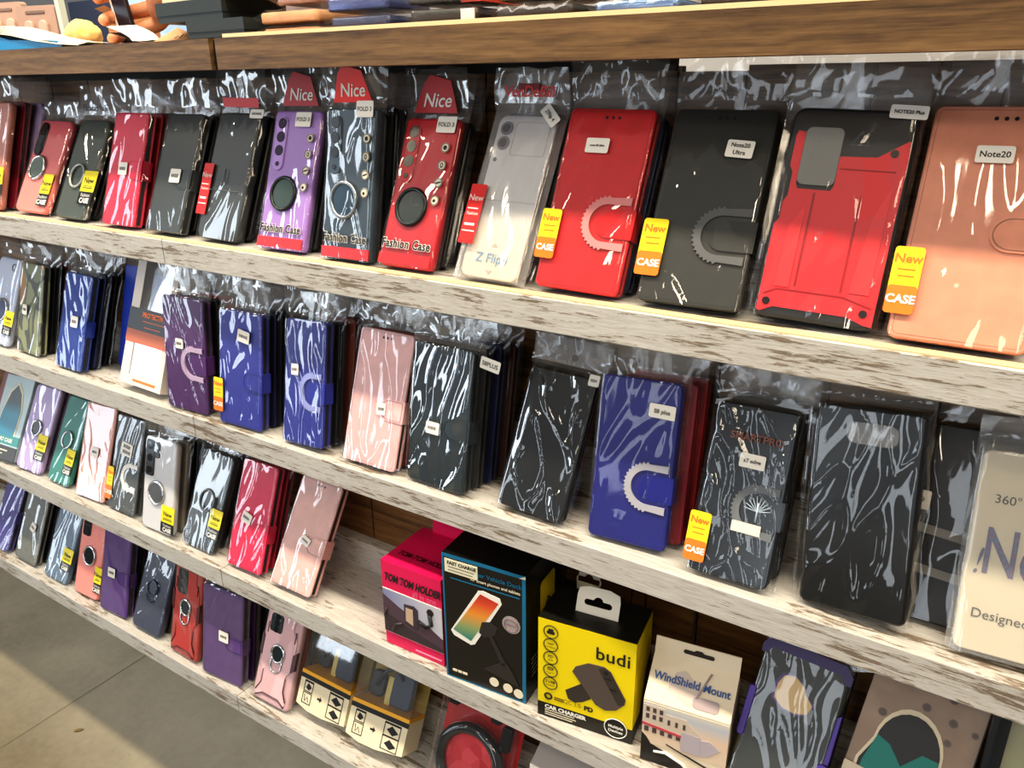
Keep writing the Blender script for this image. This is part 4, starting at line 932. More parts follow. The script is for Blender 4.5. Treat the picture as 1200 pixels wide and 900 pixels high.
MB().add([(-w*.30,t_-.004,h),(w*.36,t_-.004,h),(w*.36,t_-.002,h+.022),(-w*.30,t_-.002,h+.022)], [(0,1,2,3)]).build('hang_flap', paint(PINK, .35), e)

k = 'b3l'; t_ = .085; e, w, h = new(k, 'accessory_box', 'black boxed phone dock with teal border, third shelf', t_, GB, 'box')
MB().box(-w/2, w/2, 0, t_, 0, h).build('carton', paint((20,20,20), .28), e)
TEAL = paint((14,110,150), .4); bo = .0045
MB().ringplate([(-w/2,0),(w/2,0),(w/2,h),(-w/2,h)], [(-w/2+.0022,bo*.3),(w/2-bo,bo*.3),(w/2-bo,h-bo),(-w/2+.0022,h-bo)], -.0004, 0).build('teal_border', TEAL, e, 'teal border')
text('Fast Charger Vehicle Dock', e, TEAL, w*.455, h*.895, .0082, -.0006, bold=.0001, align='RIGHT', label='teal title lettering'); text('for smart phones and tablets', e, M_PAPER, w*.44, h*.850, .0055, -.0006, bold=.0001, align='RIGHT', label='white subtitle lettering'); MB().box(-w*.40, w*.43, -.0005, 0, h*.818, h*.824).build('small_print', TEAL, e)
s_ = MB().box(-w/2+.004, -w*.06, -.0010, -.0003, h*.865, h*.965).build('paper_sticker', paint((226,222,196), .5), e, 'cream FAST CHARGE sticker'); text('FAST CHARGE', s_, M_INK, -w*.43, h*.928, .0060, -.0013, bold=.0002); MB().box(-w*.42, -w*.10, -.0012, -.0009, h*.905, h*.912).box(-w*.42, -w*.12, -.0012, -.0009, h*.882, h*.888).build('small_print', M_GREY, s_)
ph = [(-w*.40,h*.42),(-w*.14,h*.36),(w*.20,h*.74),(w*.16,h*.775),(-w*.03,h*.785),(-w*.08,h*.765)]
pb = MB().plate([(-w*.42,h*.40),(-w*.38,h*.365),(-w*.17,h*.33),(-w*.12,h*.345),(w*.22,h*.735),(w*.20,h*.775),(0,h*.795),(-w*.06,h*.785)], -.0006, 0).build('phone_picture', M_WHITE, e, 'printed white smartphone')
t = NT('phone_screen'); c_ = t.n('ShaderNodeTexCoord'); q_ = t.n('ShaderNodeSeparateXYZ'); t.l(c_.outputs['Object'], q_.inputs[0]); m_ = t.n('ShaderNodeMapRange'); m_.inputs[1].default_value = h*.37; m_.inputs[2].default_value = h*.77; t.l(q_.outputs[2], m_.inputs[0])
t.bsdf(None, .3, t.ramp(m_.outputs[0], [(0,rgb(40,130,120)),(.25,rgb(140,160,110)),(.55,rgb(226,150,60)),(.8,rgb(216,80,50)),(1,rgb(170,50,44))]))
MB().plate([(-w*.385,h*.415),(-w*.165,h*.365),(w*.185,h*.735),(-w*.035,h*.765)], -.0009, -.0004).build('phone_screen', t.m, pb)
DG = paint((44,42,42), .4)
MB().plate([(-w*.06,h*.46),(0,h*.43),(w*.13,h*.47),(w*.17,h*.54),(w*.08,h*.57),(-w*.02,h*.55)], -.0012, 0).plate([(w*.06,h*.46),(w*.10,h*.46),(w*.26,h*.28),(w*.24,h*.24),(w*.20,h*.26)], -.0010, 0).plate([(-w*.02,h*.17),(w*.42,h*.12),(w*.34,h*.22),(w*.27,h*.28),(w*.18,h*.26)], -.0010, 0).build('mount_picture', DG, e, 'printed grey windscreen mount')
sl = MB().disc(w*.33, h*.60, .0115, -.0006, 0, 26).build('silver_seal', paint((190,190,192), .25, metal=.6), e); MB().torus(w*.33, h*.60, .0085, .0008, -.0008, 22, 5).box(w*.33-.006, w*.33+.006, -.0009, -.0004, h*.595, h*.605).build('seal_print', paint((140,110,130), .3), sl)
cb = MB()
for x, z in ((.13,.085),(.30,.075),(.46-.06+.03,.060)): cb.disc(w*(x-.02), h*z, .0062, -.0006, 0, 20)
cb.build('round_icons', M_PAPER, e, 'three round white icons'); MB().box(-w*.42, -w*.36, -.0005, 0, h*.057, h*.075).box(-w*.35, -w*.30, -.0005, 0, h*.057, h*.075).box(-w*.29, -w*.23, -.0005, 0, h*.057, h*.075).build('small_print', M_PAPER, e)
g = MB()
for i in range(5): g.box(w/2, w/2+.0004, .014, .05-.006*(i % 2), h*(.30-.035*i), h*(.305-.035*i))
g.build('side_print', M_GREY, e)
sp_ = MB().add([(w/2+.0005, .036+p[0], p[1]) for p in rrect(.040, h*.52, .006, 4, .020, h*.30)], [list(range(20))]).build('side_panel', paint((226,206,30), .4), e, 'yellow rounded panel on the box side')
MB().add([(w/2+.0008, .044+a_, h*b_) for a_, b_ in ((0,.42),(.024,.44),(.028,.58),(.012,.66),(.002,.56))], [(0,1,2,3,4)]).build('panel_picture', DG, sp_)
MB().plate([(w/2-.008,h-.0042),(w/2,h-.0042),(w/2,h)], -.0007, -.0003).build('torn_corner', M_PAPER, e, 'scuffed white corner')

def budi(key, M, w, h, t_, label):
    e = empty('accessory_box', label, 'box', M, GB)
    YB = paint((238,216,14), .35)
    MB().box(-w/2, w/2, 0, t_, h*.145, h-.0008).build('carton', YB, e, 'yellow carton')
    MB().box(-w/2-.0002, w/2+.0002, -.0002, t_+.0002, 0, h*.145).build('black_base', paint((22,20,18), .35), e); MB().box(-w/2, w/2, .0004, t_, h-.0008, h+.0004).build('black_top', paint((24,24,20), .35), e)
    MB().add([(w/2+.0004,t_*.45,h*.145),(w/2+.0004,t_,h*.145),(w/2+.0004,t_,h*.62),(w/2+.0004,t_*.7,h*.50)], [(0,1,2,3)]).build('side_swoosh', paint((40,34,26), .4), e)
    # hang tab: flat plate with a euro slot
    tw, thh = w*.44, .030; o_ = [(-tw/2,0),(tw/2,0),(tw/2,thh*.72),(tw/2-.007,thh),(-tw/2+.006,thh),(-tw/2,thh*.76)]
    zc_ = .0125; L = .0125; r_ = .0034
    inn = [(L+r_*math.cos(R(a)), zc_+r_*math.sin(R(a))) for a in range(-90, 91, 30)]
    inn += [(.0055, zc_+r_), (.0040, zc_+r_+.0026), (.0014, zc_+r_+.0040), (-.0014, zc_+r_+.0040), (-.0040, zc_+r_+.0026), (-.0055, zc_+r_)]
    inn += [(-L+r_*math.cos(R(a)), zc_+r_*math.sin(R(a))) for a in range(90, 271, 30)] + [(-.005, zc_-r_), (.005, zc_-r_)]
    def onrect(p):
        c, s = p[0], p[1]-zc_; d_ = math.hypot(c, s) or 1; c /= d_; s /= d_
        k_ = min((tw/2)/max(abs(c),1e-6), ((thh-zc_) if s > 0 else zc_)/max(abs(s),1e-6)); x, z = c*k_, zc_+s*k_
        if z > thh-.008 and abs(x) > tw/2-.008:
            q_ = math.hypot(abs(x)-(tw/2-.008), z-(thh-.008)); f_ = .008/max(q_, 1e-6)
            x = math.copysign(tw/2-.008+(abs(x)-(tw/2-.008))*f_, x); z = thh-.008+(z-(thh-.008))*f_
        return (x, z)
    out = [onrect(p) for p in inn]
    for i, p in enumerate(inn):
        if p[1] < zc_-.001: out[i] = (math.copysign(tw/2, p[0]) if abs(p[0]) > L else p[0]*1.1, 0)
    tb = MB().ringplate(out, inn, 0, .0007); tb.box(-tw/2, tw/2, 0, .0008, -.0008, .0006)
    for i, p in enumerate(tb.v): tb.v[i] = (p[0]+w*.02, p[1]+t_*.42+p[2]*.35, h+.0006+p[2]*.94)
    tb.build('hang_tab', paint((226,220,206), .5), e, 'white hang tab with slot')
    return e
k = 'b3m'; t_ = .062; M, w, h = spot(k, t_); e = budi(k, M, w, h, t_, 'yellow and black boxed car charger with white hang tab, third shelf')
tx = text('budi', e, M_INK, w*.10, h*.755, .0225, -.0008, bold=.00025, sx=.98, spacing=1.04, label='black brand lettering')
rg = MB(); li = MB(); zs = (.885, .755, .625, .495, .365)
for z in zs: rg.torus(-w*.365, h*z, .0082, .0005, -.0006, 26, 5)
rb = rg.build('icon_circles', M_INK, e, 'five round outlined icons')
li.slab(.009, .004, .0004, .0012, .0001, x=-w*.365, z=h*.885-.003, y=-.0006); li.slab(.006, .003, .0004, .001, .0001, x=-w*.365, z=h*.885+.0008, y=-.0006); li.build('car_icon', M_INK, rb)
for z, ls in zip(zs[1:], (('FAST', 'CHARGE'), ('PD', '20W'), ('', 'Type C'), ('2 USB', 'PORTS'))):
    text(ls[0], rb, M_INK, -w*.365, h*z+.0006, .0046 if ls[0] in ('PD', '2 USB') else .0032, -.0009, align='CENTER', bold=.0001); text(ls[1], rb, M_INK, -w*.365, h*z-.0038, .0032, -.0009, align='CENTER')
MB().ringplate(rrect(.007,.0032,.0016,3,-w*.365,h*.505), rrect(.0058,.0020,.001,3,-w*.365,h*.505+.0006), -.0009, -.0004).build('plug_icon', M_INK, rb)
text('QC 3.0-', e, paint((150,120,20), .4), -w*.22, h*.205, .0085, -.0008, sx=.8, label='faint charging lettering'); text('PD', e, M_INK, w*.0, h*.200, .0085, -.0008, bold=.0004, label='bold PD lettering'); MB().torus(-w*.385, h*.225, .0040, .0011, -.0006, 16, 5).build('plug_mark', M_INK, e); MB().box(-w*.32, -w*.22, -.0007, 0, h*.225, h*.235).box(-w*.32, -w*.22, -.0007, 0, h*.205, h*.215).build('small_print', paint((120,96,20), .4), e)
CG = paint((88,78,74), .35); CD = paint((58,52,50), .4)
ch = MB().plate([(-w*.10,h*.615),(w*.03,h*.685),(w*.19,h*.695),(w*.26,h*.665),(w*.42,h*.43),(w*.415,h*.385),(w*.33,h*.30),(w*.22,h*.265),(w*.12,h*.295),(-w*.13,h*.56)], -.0010, 0).build('charger_picture', CG, e, 'printed grey charger head')
MB().plate([(-w*.20,h*.345),(-w*.04,h*.455),(w*.07,h*.335),(-w*.02,h*.275),(-w*.10,h*.245),(-w*.17,h*.265)], -.0007, 0).plate([(w*.19,h*.69),(w*.26,h*.665),(w*.42,h*.43),(w*.40,h*.375),(w*.35,h*.36),(w*.14,h*.66)], -.0013, -.0008).build('charger_barrel', CD, ch)
MB().box(w*.20, w*.27, -.0016, -.0012, h*.585, h*.60).box(w*.26, w*.33, -.0016, -.0012, h*.49, h*.505).disc(w*.215, h*.645, .0026, -.0016, -.0012, 12).build('usb_ports', M_INK, ch)
text('CAR CHARGER', e, M_WHITE, -w*.42, h*.095, .0072, -.0008, bold=.0004, label='white bold lettering'); MB().box(-w*.42, -w*.10, -.0006, 0, h*.072, h*.078).box(-w*.42, -w*.08, -.0006, 0, h*.048, h*.054).box(-w*.42, -w*.12, -.0006, 0, h*.026, h*.032).build('small_print', M_PAPER, e)
d_ = MB().disc(w*.335, h*.115, .0132, -.0008, -.0002, 30).build('round_badge', paint((18,16,16), .35), e); MB().torus(w*.335, h*.115, .0128, .0006, -.0009, 30, 5).build('badge_rim', M_WHITE, d_); text('Multiple', d_, M_WHITE, w*.335, h*.118, .0052, -.0011, align='CENTER', bold=.0002); text('Devices', d_, M_WHITE, w*.335, h*.075, .0052, -.0011, align='CENTER', bold=.0002)
M2 = Matrix.Translation((-.352, .094, ZC+ZT[3]+.0008)) @ Matrix.Rotation(R(4), 4, 'Z')
e = budi('b3m', M2, .062, .112, .020, 'narrow yellow carton in shadow behind the black dock box, third shelf')

k = 'b3n'; t_ = .060; e, w, h = new(k, 'accessory_box', 'white gable topped carton with street scene and blue lettering, third shelf', t_, GB, 'box')
H = .131; yr = .036
cb = MB().add([(-w/2,0,0),(w/2,0,0),(w/2,t_,0),(-w/2,t_,0),(-w/2,0,h),(w/2,0,h),(w/2,t_,h),(-w/2,t_,h),(-w/2,yr,H-.018),(w/2,yr,H-.018),(-w/2,yr+.001,H-.018),(w/2,yr+.001,H-.018)],
  [(0,1,5,4),(1,2,6,5),(2,3,7,6),(3,0,4,7),(4,5,9,8),(6,7,10,11),(5,6,11,9),(7,4,8,10),(0,3,2,1)]).build('carton', paint((228,214,190), .5), e)
fn = MB().add([(-w/2,yr,H-.018),(w/2,yr,H-.018),(w/2,yr+.004,H),(-w/2,yr+.004,H),(-w/2,yr+.0012,H-.018),(w/2,yr+.0012,H-.018),(w/2,yr+.0052,H),(-w/2,yr+.0052,H)], [(0,1,2,3),(4,7,6,5),(3,2,6,7),(0,3,7,4),(1,5,6,2)]).build('top_fin', paint((228,216,194), .5), e)
slot = MB().plate(rrect(.032,.0042,.0021,3,w*.02,.0075)+[], 0, .0003).plate([(w*.02-.006,.0112),(w*.02+.006,.0112),(w*.02+.003,.0135),(w*.02-.003,.0135)], 0, .0003)
for i, p in enumerate(slot.v): slot.v[i] = (p[0], yr+p[1]+p[2]*.22-.0008, H-.018+p[2])
slot.build('hang_slot', paint((40,30,28), .6), fn, 'dark hang slot')
th_ = math.atan2(yr, H-.018-h); GM = Matrix.Translation((0,0,h)) @ Matrix.Rotation(-th_, 4, 'X'); LG = math.hypot(yr, H-.018-h)
mp = MB().plate([(-w*.26,LG*.32),(w*.02,LG*.10),(w*.14,LG*.42),(-w*.10,LG*.78),(-w*.20,LG*.70)], -.0005, 0).build('mount_picture', paint((204,190,180), .5), e, 'faint printed mount picture'); m2_ = MB().slab(w*.30, LG*.24, .0003, .004, .0001, x=w*.20, z=LG*.10, y=-.0008).tube([(w*.08,-.0007,LG*.3),(w*.20,-.0007,LG*.86)], .0010, 5).build('mount_base', paint((168,152,156), .5), mp)
tx = text('WindShield Mount', e, paint((56,92,150), .5), 0, LG*.47, .0112, -.0010, bold=.0003, align='CENTER', sx=.92, label='blue slanting title lettering')
for q in (mp, m2_, tx): q.data.transform(GM)
sk = MB().box(-w/2, w/2, -.0004, 0, h*.30, h*.97).build('street_picture', vgrad([(0,(226,206,184)),(.5,(226,200,180)),(.8,(190,196,206)),(1,(224,216,200))], h*.7, 'street_fade', h*.3), e, 'printed street scene')
b1 = MB().box(-w/2, -w*.24, -.0007, -.0003, h*.52, h*.93).box(-w*.24, w*.02, -.0007, -.0003, h*.50, h*.86).plate([(w*.02,h*.50),(w*.24,h*.46),(w*.24,h*.62),(w*.02,h*.84)], -.0007, -.0003).build('buildings', paint((206,192,178), .5), sk)
g = MB()
for i in range(3):
    for j in range(2): g.box(-w*(.46-.08*i), -w*(.42-.08*i), -.0010, -.0006, h*(.72+.11*j), h*(.79+.11*j))
for i in range(3): g.box(-w*(.20-.09*i), -w*(.17-.09*i), -.0010, -.0006, h*.70, h*.78)
for i in range(6): g.box(-w*(.47-.095*i), -w*(.42-.095*i), -.0010, -.0006, h*.50, h*.58)
g.build('windows', paint((80,70,70), .5), sk); MB().plate([(-w/2,h*.64),(-w/2,h*.60),(w*.02,h*.55),(w*.02,h*.59)], -.0011, -.0006).build('awning', paint((190,80,90), .5), sk)
MB().slab(w*.22, h*.30, .0004, .002, .0001, x=w*.08, z=h*.36, y=-.0014).plate([(w*.19,h*.36),(w*.30,h*.40),(w*.42,h*.54),(w*.30,h*.64),(w*.19,h*.62)], -.0012, -.0006).build('satnav_picture', paint((184,176,186), .45), sk)
MB().plate([(-w/2,0),(w*.10,0),(-w*.02,h*.12),(-w*.22,h*.24),(-w*.38,h*.30),(-w*.44,h*.40),(-w/2,h*.46)], -.0008, 0).build('bonnet_picture', paint((34,32,36), .3), e, 'printed dark car bonnet'); MB().tube([(-w*.34,-.0009,h*.20),(-w*.20,-.0009,h*.23),(0,-.0009,h*.14),(w*.12,-.0009,h*.02)], .0016, 6).build('wiper_picture', M_WHITE, e); MB().plate([(-w*.20,h*.38),(-w*.20,h*.365),(w*.5,h*.10),(w*.5,h*.125)], -.0009, 0).build('dark_line', M_INK, e)

k = 'r3n'; t_ = .015; e, w, h = new(k, 'phone_case', 'black rugged case with purple bumpers, right end of third shelf', t_, G3)
MB().slab(w, h, t_, .014, .004).build('inner_shell', paint((44,46,38), .35), e, 'dark olive black shell')
o_ = rrect(w+.002, h*.30, .016, 6, 0, h*.705); 
pb = MB(); PUR = paint((72,40,150), .35)
pb.plate([(-w*.5-.001,h*.90),(-w*.44,h*.90),(-w*.40,h*.945),(w*.40,h*.945),(w*.44,h*.90),(w*.5+.001,h*.90),(w*.5+.001,h*.955),(w*.42,h+.0015),(-w*.42,h+.0015),(-w*.5-.001,h*.955)], -.0025, t_*.8)
pb.build('top_bumper', paint((52,30,92), .35), e, 'dark purple top bumper')
MB().slab(.0075, h*.32, t_*.8, .003, .001, x=-w/2+.0015, z=h*.36, y=-.0025).build('side_bumper', PUR, e, 'bright purple left bumper')
MB().slab(.010, h*.36, t_*.8, .003, .001, x=w/2-.003, z=h*.05, y=-.0025).build('side_bumper', PUR, e, 'bright purple lower right bumper')
MB().plate([(w*.46,h*.42),(w*.51,h*.42),(w*.51,h*.72),(w*.47,h*.70)], -.0025, t_*.8).build('side_bumper', PUR, e, 'bright purple upper right bumper')
pts = [(-.020,h*.66),(-.010,h*.62),(.002,h*.615),(.013,h*.64),(.016,h*.70),(.008,h*.745),(.004,h*.79),(-.006,h*.83),(-.016,h*.81),(-.020,h*.75)]
b = MB().plate([(x*1.14,h*.72+(z-h*.72)*1.10) for x, z in pts], -.0004, .0004).build('cutout_rim', paint((86,64,120), .4), e); MB().plate(pts, -.0008, .0002).build('camera_cutout', paint((214,186,140), .6), b, 'cream card seen through cutout'); MB().slab(.007, .016, .0006, .003, .0002, x=.015, z=h*.585, y=-.0006).build('slot', paint((130,136,144), .4), e)
bag(e, w, h, t_, 61, .030, FILM_BIG, fold=.2, wr=.7, m=.001)
o = MB().plate([(0,0),(.030,-.004),(.026,.06),(.002,.055)], 0, .0006); o = o.build('header_flap', FILM_SOFT, e, 'cloudy film flap'); o.data.transform(Matrix.Translation((w*.34,.006,h*.96)) @ Matrix.Rotation(R(-28),4,'Y'))
behind(k, [C('black', BK)], .012, 'rugged case with purple bumpers')
k = 'r3o'; t_ = .020; e, w, h = new(k, 'phone_case_box', 'brownish printed box with teal and black arched panel, third shelf', t_, G3, 'box')
t = NT('printed_kraft'); v = t.coords((95,1,95)); vo = t.n('ShaderNodeTexVoronoi'); vo.inputs['Scale'].default_value = .55; vo.inputs['Randomness'].default_value = .35; t.l(v, vo.inputs['Vector'])
nn = t.noise(t.coords((14,14,14)), 1, 3); t_c = t.ramp(nn, [(.3, rgb(128,106,90)), (.7, rgb(170,146,126))]); mk = t.ramp(vo.outputs['Distance'], [(.16, (1,1,1,1)), (.24, (0,0,0,1))])
mx = t.n('ShaderNodeMix', data_type='RGBA'); t.l(mk, mx.inputs[0]); t.l(t_c, mx.inputs[6]); mx.inputs[7].default_value = rgb(92,78,72); t.bsdf(None, .35, mx.outputs[2])
MB().slab(w, h, t_, .0015, .0006, 2).build('carton', t.m, e, 'brown carton printed with small dark marks'); MB().box(w/2-.0005, w/2+.0005, -.0004, t_, 0, h).build('black_edge', M_BLACK, e)
pts = [(-w*.42,h*.02),(w*.36,h*.02),(w*.37,h*.34)]+[(-w*.03+w*.30*math.cos(R(q)), h*.53+h*.215*math.sin(R(q))) for q in range(0, 181, 15)]+[(-w*.42,h*.40)]
pa = MB().plate(pts, -.0008, .0002).build('art_panel', paint((222,208,182), .5), e, 'cream edged arched panel')
sc = lambda f: [(-w*.03+(x+w*.03)*f, h*.36+(z-h*.36)*f) for x, z in pts]
MB().plate(sc(.93), -.0012, -.0006).build('art_fill', paint((36,36,38), .45), pa, 'black upper field'); MB().plate([(-w*.38,h*.05),(w*.30,h*.05),(w*.31,h*.38),(w*.24,h*.55),(w*.10,h*.55),(-w*.04,h*.45),(-w*.18,h*.53),(-w*.30,h*.55),(-w*.36,h*.40)], -.0016, -.0010).build('teal_field', paint((0,122,112), .4), pa, 'teal lower field')
lb = MB().box(-w*.50, -w*.30, -.0022, -.0016, h*.12, h*.36).build('paper_label', paint((214,200,176), .5), e); text('IPX2', lb, M_GREY, -w*.49, h*.18, .0075, -.0026)
k = 'r3p'; t_ = .020; e, w, h = new(k, 'phone_case_box', 'pale green clear fronted pack with dark edge at lower right corner', t_, G3, 'box')
MB().slab(w, h, t_-.004, .006, .001, y=.004).build('backing_card', vgrad([(0,(150,150,110)),(.6,(176,176,140)),(1,(190,184,150))], h, 'pale_olive'), e)
MB().box(-w/2-.001, -w/2+.012, 0, t_, 0, h).build('black_edge', M_BLACK, e, 'black side strip'); g = MB()
for r_ in (.040, .032): g.torus(.0, h*.42, r_, .0022, .003, 30, 6)
g.build('ring_print', paint((150,166,120), .3), e); MB().plate([(-.022,h*.30),(.02,h*.28),(.026,h*.44),(.006,h*.56),(-.02,h*.46)], .002, .005).build('green_print', paint((88,104,52), .4), e); MB().slab(w-.004, h-.002, .003, .008, .001, z=.001).build('clear_cover', PLASTIC, e)
# ------------------------------------------------------------------ goods lying on the counter
ZK = zt+.0357
def pillow(w, d, hgt, seed, mat, root, spread=.004):
    """crumpled bag round a flat lying package"""
    mb = MB(); nx, ny = 20, 10; 
    for sgn in (1, -1):
        v = []
        for j in range(ny+1):
            for i in range(nx+1):
                u, q = i/nx*2-1, j/ny*2-1
                ex = min(1, (1-abs(u))*5.0); ey = min(1, (1-abs(q))*4.0)
                k = min(ex, ey)**.6
                n = noise.noise(Vector((u*4+seed, q*4, seed*2.3)))+.6*noise.noise(Vector((u*10+seed, q*9, seed)))
                z = sgn*(hgt/2+.0022)*k + n*(.0022 if sgn > 0 else .0008)*(1 if k > .5 else 1.3)
                v.append((u*(w/2+spread)+.002*n, q*(d/2+.006), hgt/2+.001+z))
        mb.add(v, [(j*(nx+1)+i, j*(nx+1)+i+1, (j+1)*(nx+1)+i+1, (j+1)*(nx+1)+i) for j in range(ny) for i in range(nx)], True)
    mb.build('plastic_bag', mat, root)
def flatpack(x, y, z, w, d, hgt, c, name, rz, seed, extra=None, film_=True, mat=None):
    e = empty('bagged_case', name, 'phone case', Matrix.Translation((x, y, ZC+z)) @ Matrix.Rotation(R(rz*.5), 4, 'Z'), 'bagged cases lying on the counter')
    s = MB().slab(w, d, hgt-.002, .006, .0018)
    for i, p in enumerate(s.v): s.v[i] = (p[0], p[2]-d/2, p[1]+.0018)
    s.build('cover', mat or leather(c), e)
    if extra: extra(e, w, d, hgt)
    if film_: pillow(w, d, hgt, seed, FILM_TIGHT, e)
    return e
b0 = ZK-ZC
flatpack(-.700,.082,b0,.084,.07,.0055,(206,150,110),'thin tan bagged case lowest of the pile right of black boxes',2,1.0)
flatpack(-.702,.086,b0+.0092,.090,.075,.013,(214,160,116),'tan bagged case on thin tan one, right of black boxes',-3,2.1)
flatpack(-.690,.084,b0+.0268,.058,.07,.011,(168,130,124),'greyish pink small case on the tan case pile',4,2.7)
flatpack(-.698,.090,b0+.0426,.072,.075,.012,(126,34,44),'burgundy bagged case topmost of the tan pile',2,3.3)
flatpack(-.598,.080,b0,.078,.07,.012,(44,52,84),'navy crinkled bagged case lower of the navy pair',3,4.2,mat=paint((44,54,88),.3))
flatpack(-.601,.082,b0+.0160,.084,.07,.014,(58,66,112),'navy silver crinkled bagged case upper of the navy pair',-2,5.1,mat=paint((70,82,130),.25,metal=.3))
def red_end(e, w, d, hgt): MB().box(w/2-.022, w/2+.001, -d/2+.001, d/2-.001, .0005, hgt+.0005).build('end_band', leather((196,70,54)), e, 'red end band')
def silver_end(e, w, d, hgt): MB().box(w/2-.018, w/2-.003, -d/2-.0008, -d/2+.01, .001, hgt*.9).build('paper_sticker', M_STICK, e, 'pale sticker')
flatpack(-.492,.080,b0,.080,.07,.0135,(26,26,26),'black bagged case with pale sticker, under charcoal case',1,6.2,silver_end)
flatpack(-.494,.084,b0+.0175,.088,.07,.014,(66,70,74),'charcoal bagged case with red end band, on black one',-2,7.4,red_end)
flatpack(-.392,.080,b0,.080,.07,.011,(36,32,30),'dark brown bagged case under tan brown flat box',-3,8.3)
flatpack(-.394,.090,b0+.0148,.084,.075,.010,(140,110,74),'tan brown flat box on dark brown bagged case',4,9.7,film_=False)
flatpack(-.297,.078,b0,.074,.065,.010,(92,120,160),'steel blue shiny bagged case, between brown and black piles',5,10.6,mat=paint((110,140,184),.2,metal=.5))
flatpack(-.298,.098,b0+.0138,.076,.07,.010,(34,30,32),'dark bagged case on the steel blue one',-4,11.4)
flatpack(-.202,.080,b0,.080,.07,.010,(30,32,32),'black bagged case at right end of the counter pile row',2,12.5)
flatpack(-.202,.092,b0+.0138,.076,.07,.011,(52,46,42),'dark taupe bagged case topmost near the right end',-3,13.2)
flatpack(-.100,.090,b0,.084,.07,.010,(40,40,40),'charcoal bagged case far right on the counter',3,14.2)

# black boxes
def lidbox(x0, x1, y0, y1, z0, z1, rz, label, tray=False):
    cx, cy = (x0+x1)/2, (y0+y1)/2
    e = empty('gift_box', label, 'box', Matrix.Translation((cx, cy, ZC+z0)) @ Matrix.Rotation(R(rz), 4, 'Z'))
    w, d, hh = x1-x0, y1-y0, z1-z0; m = paint((38,46,46), .55)
    MB().box(-w/2+.001, w/2-.001, -d/2+.001, d/2-.001, 0, hh*.55).build('base', m, e); MB().box(-w/2, w/2, -d/2, d/2, hh*.35, hh).build('lid', m, e)
    return e
lidbox(-.872,-.764,.045,.125,b0,b0+.0192,-3,'lower black lidded box standing on the counter joint')
lidbox(-.935,-.800,.050,.140,b0+.0194,b0+.0415,-4,'upper black lidded box overhanging to the left')
e = empty('tray', 'cream shallow tray lying on top of the black boxes', 'tray', Matrix.Translation((-.842,.098,ZC+b0+.0418)) @ Matrix.Rotation(R(-5),4,'Z'))
MB().box(-.085,.085,-.045,.045,0,.0025).box(-.085,-.082,-.045,.045,.0025,.010).box(.082,.085,-.045,.045,.0025,.010).box(-.082,.082,.042,.045,.0025,.010).build('tray_body', paint((216,204,176), .5), e)
# kraft paper and flyer
o = MB().add([(-.055,-.03,0),(.06,-.035,0),(.058,.03,0),(-.05,.035,0),(-.036,.0,.020),(-.02,.012,.030),(.0,.006,.017),(.05,.01,.017)], [(0,1,7,6),(0,6,4),(4,6,5),(6,7,2,3,5),(1,2,7),(3,0,4,5)]).build('kraft_paper', paint((206,158,112), .7)); o.matrix_world = Matrix.Translation((-.936,.082,ZK+.0003)) @ Matrix.Scale(.58,4); tag(o, 'crumpled brown kraft paper with pen squiggle, left of black boxes', 'paper')
MB().tube([(.018,-.026,.006),(.024,-.02,.010),(.030,-.022,.006),(.036,-.018,.012),(.033,-.014,.015)], .0007, 4).build('pen_squiggle', M_INK, o)
fm = MB(); v = []
for i in range(9):
    u = i/8; x = u*.046-.024; zz = .019*(1-u)**.6
    v += [(x, -.012+u*.004, zz), (x, .03, zz+.004)]
fm.add(v, [(2*i,2*i+2,2*i+3,2*i+1) for i in range(8)], True); fm.add([(p[0], p[1]+.0005, max(p[2]-.0035,0)) for p in v], [(2*i,2*i+1,2*i+3,2*i+2) for i in range(8)], True)
e = empty('folded_flyer', 'curled white flyer with dark underside, before the hand', 'flyer', Matrix.Translation((-1.000,.052,ZK+.0004)))
MB().add(v, [(2*i,2*i+2,2*i+3,2*i+1) for i in range(8)], True).build('white_sheet', M_WHITE, e); MB().add([(p[0]+.002, p[1]-.0006, max(p[2]*.72-.0018,0)) for p in v], [(2*i,2*i+1,2*i+3,2*i+2) for i in range(8)], True).build('dark_underside', M_INK, e)
# open book
e = empty('open_book', 'open paperback with bright blue cover lying at left end of counter', 'book', Matrix.Translation((-1.28,.105,ZK+.0002)))
def sheet(name, prof, y0, y1, mat):
    n = len(prof); vv = [(x, y0, z) for x, z in prof]+[(x, y1, z) for x, z in prof]
    return MB().add(vv, [(i,i+1,n+i+1,n+i) for i in range(n-1)], True).build(name, mat, e)
MB().plate([(-.25,0),(.125,0),(.11,.0085),(-.01,.0125),(-.04,.0180),(-.07,.0140),(-.25,.0115)], -.052, .0).build('blue_cover', paint((20,140,200), .4), e, 'bright blue cover')
pgs = MB()
for i in range(5):
    q = i*.0022
    pr = [(-.25,.0125+q*.7),(-.11,.0165+q*.7),(-.065,.0205+q),(-.04,.0235+q*1.1),(0,.0195+q*.8),(.06,.0105+q*.6),(.12,.0045+q*.4),(.17,.0016+q*.35)]
    n = len(pr); vv = [(x, -.055+i*.003, z) for x, z in pr]+[(x, .0, z) for x, z in pr]+[(x, -.055+i*.003, z-.0014) for x, z in pr]
    pgs.add(vv, [(j,j+1,n+j+1,n+j) for j in range(n-1)]+[(j,2*n+j,2*n+j+1,j+1) for j in range(n-1)], True)
pgs.build('pages', paint((240,220,190), .6), e, 'cream fanned pages')

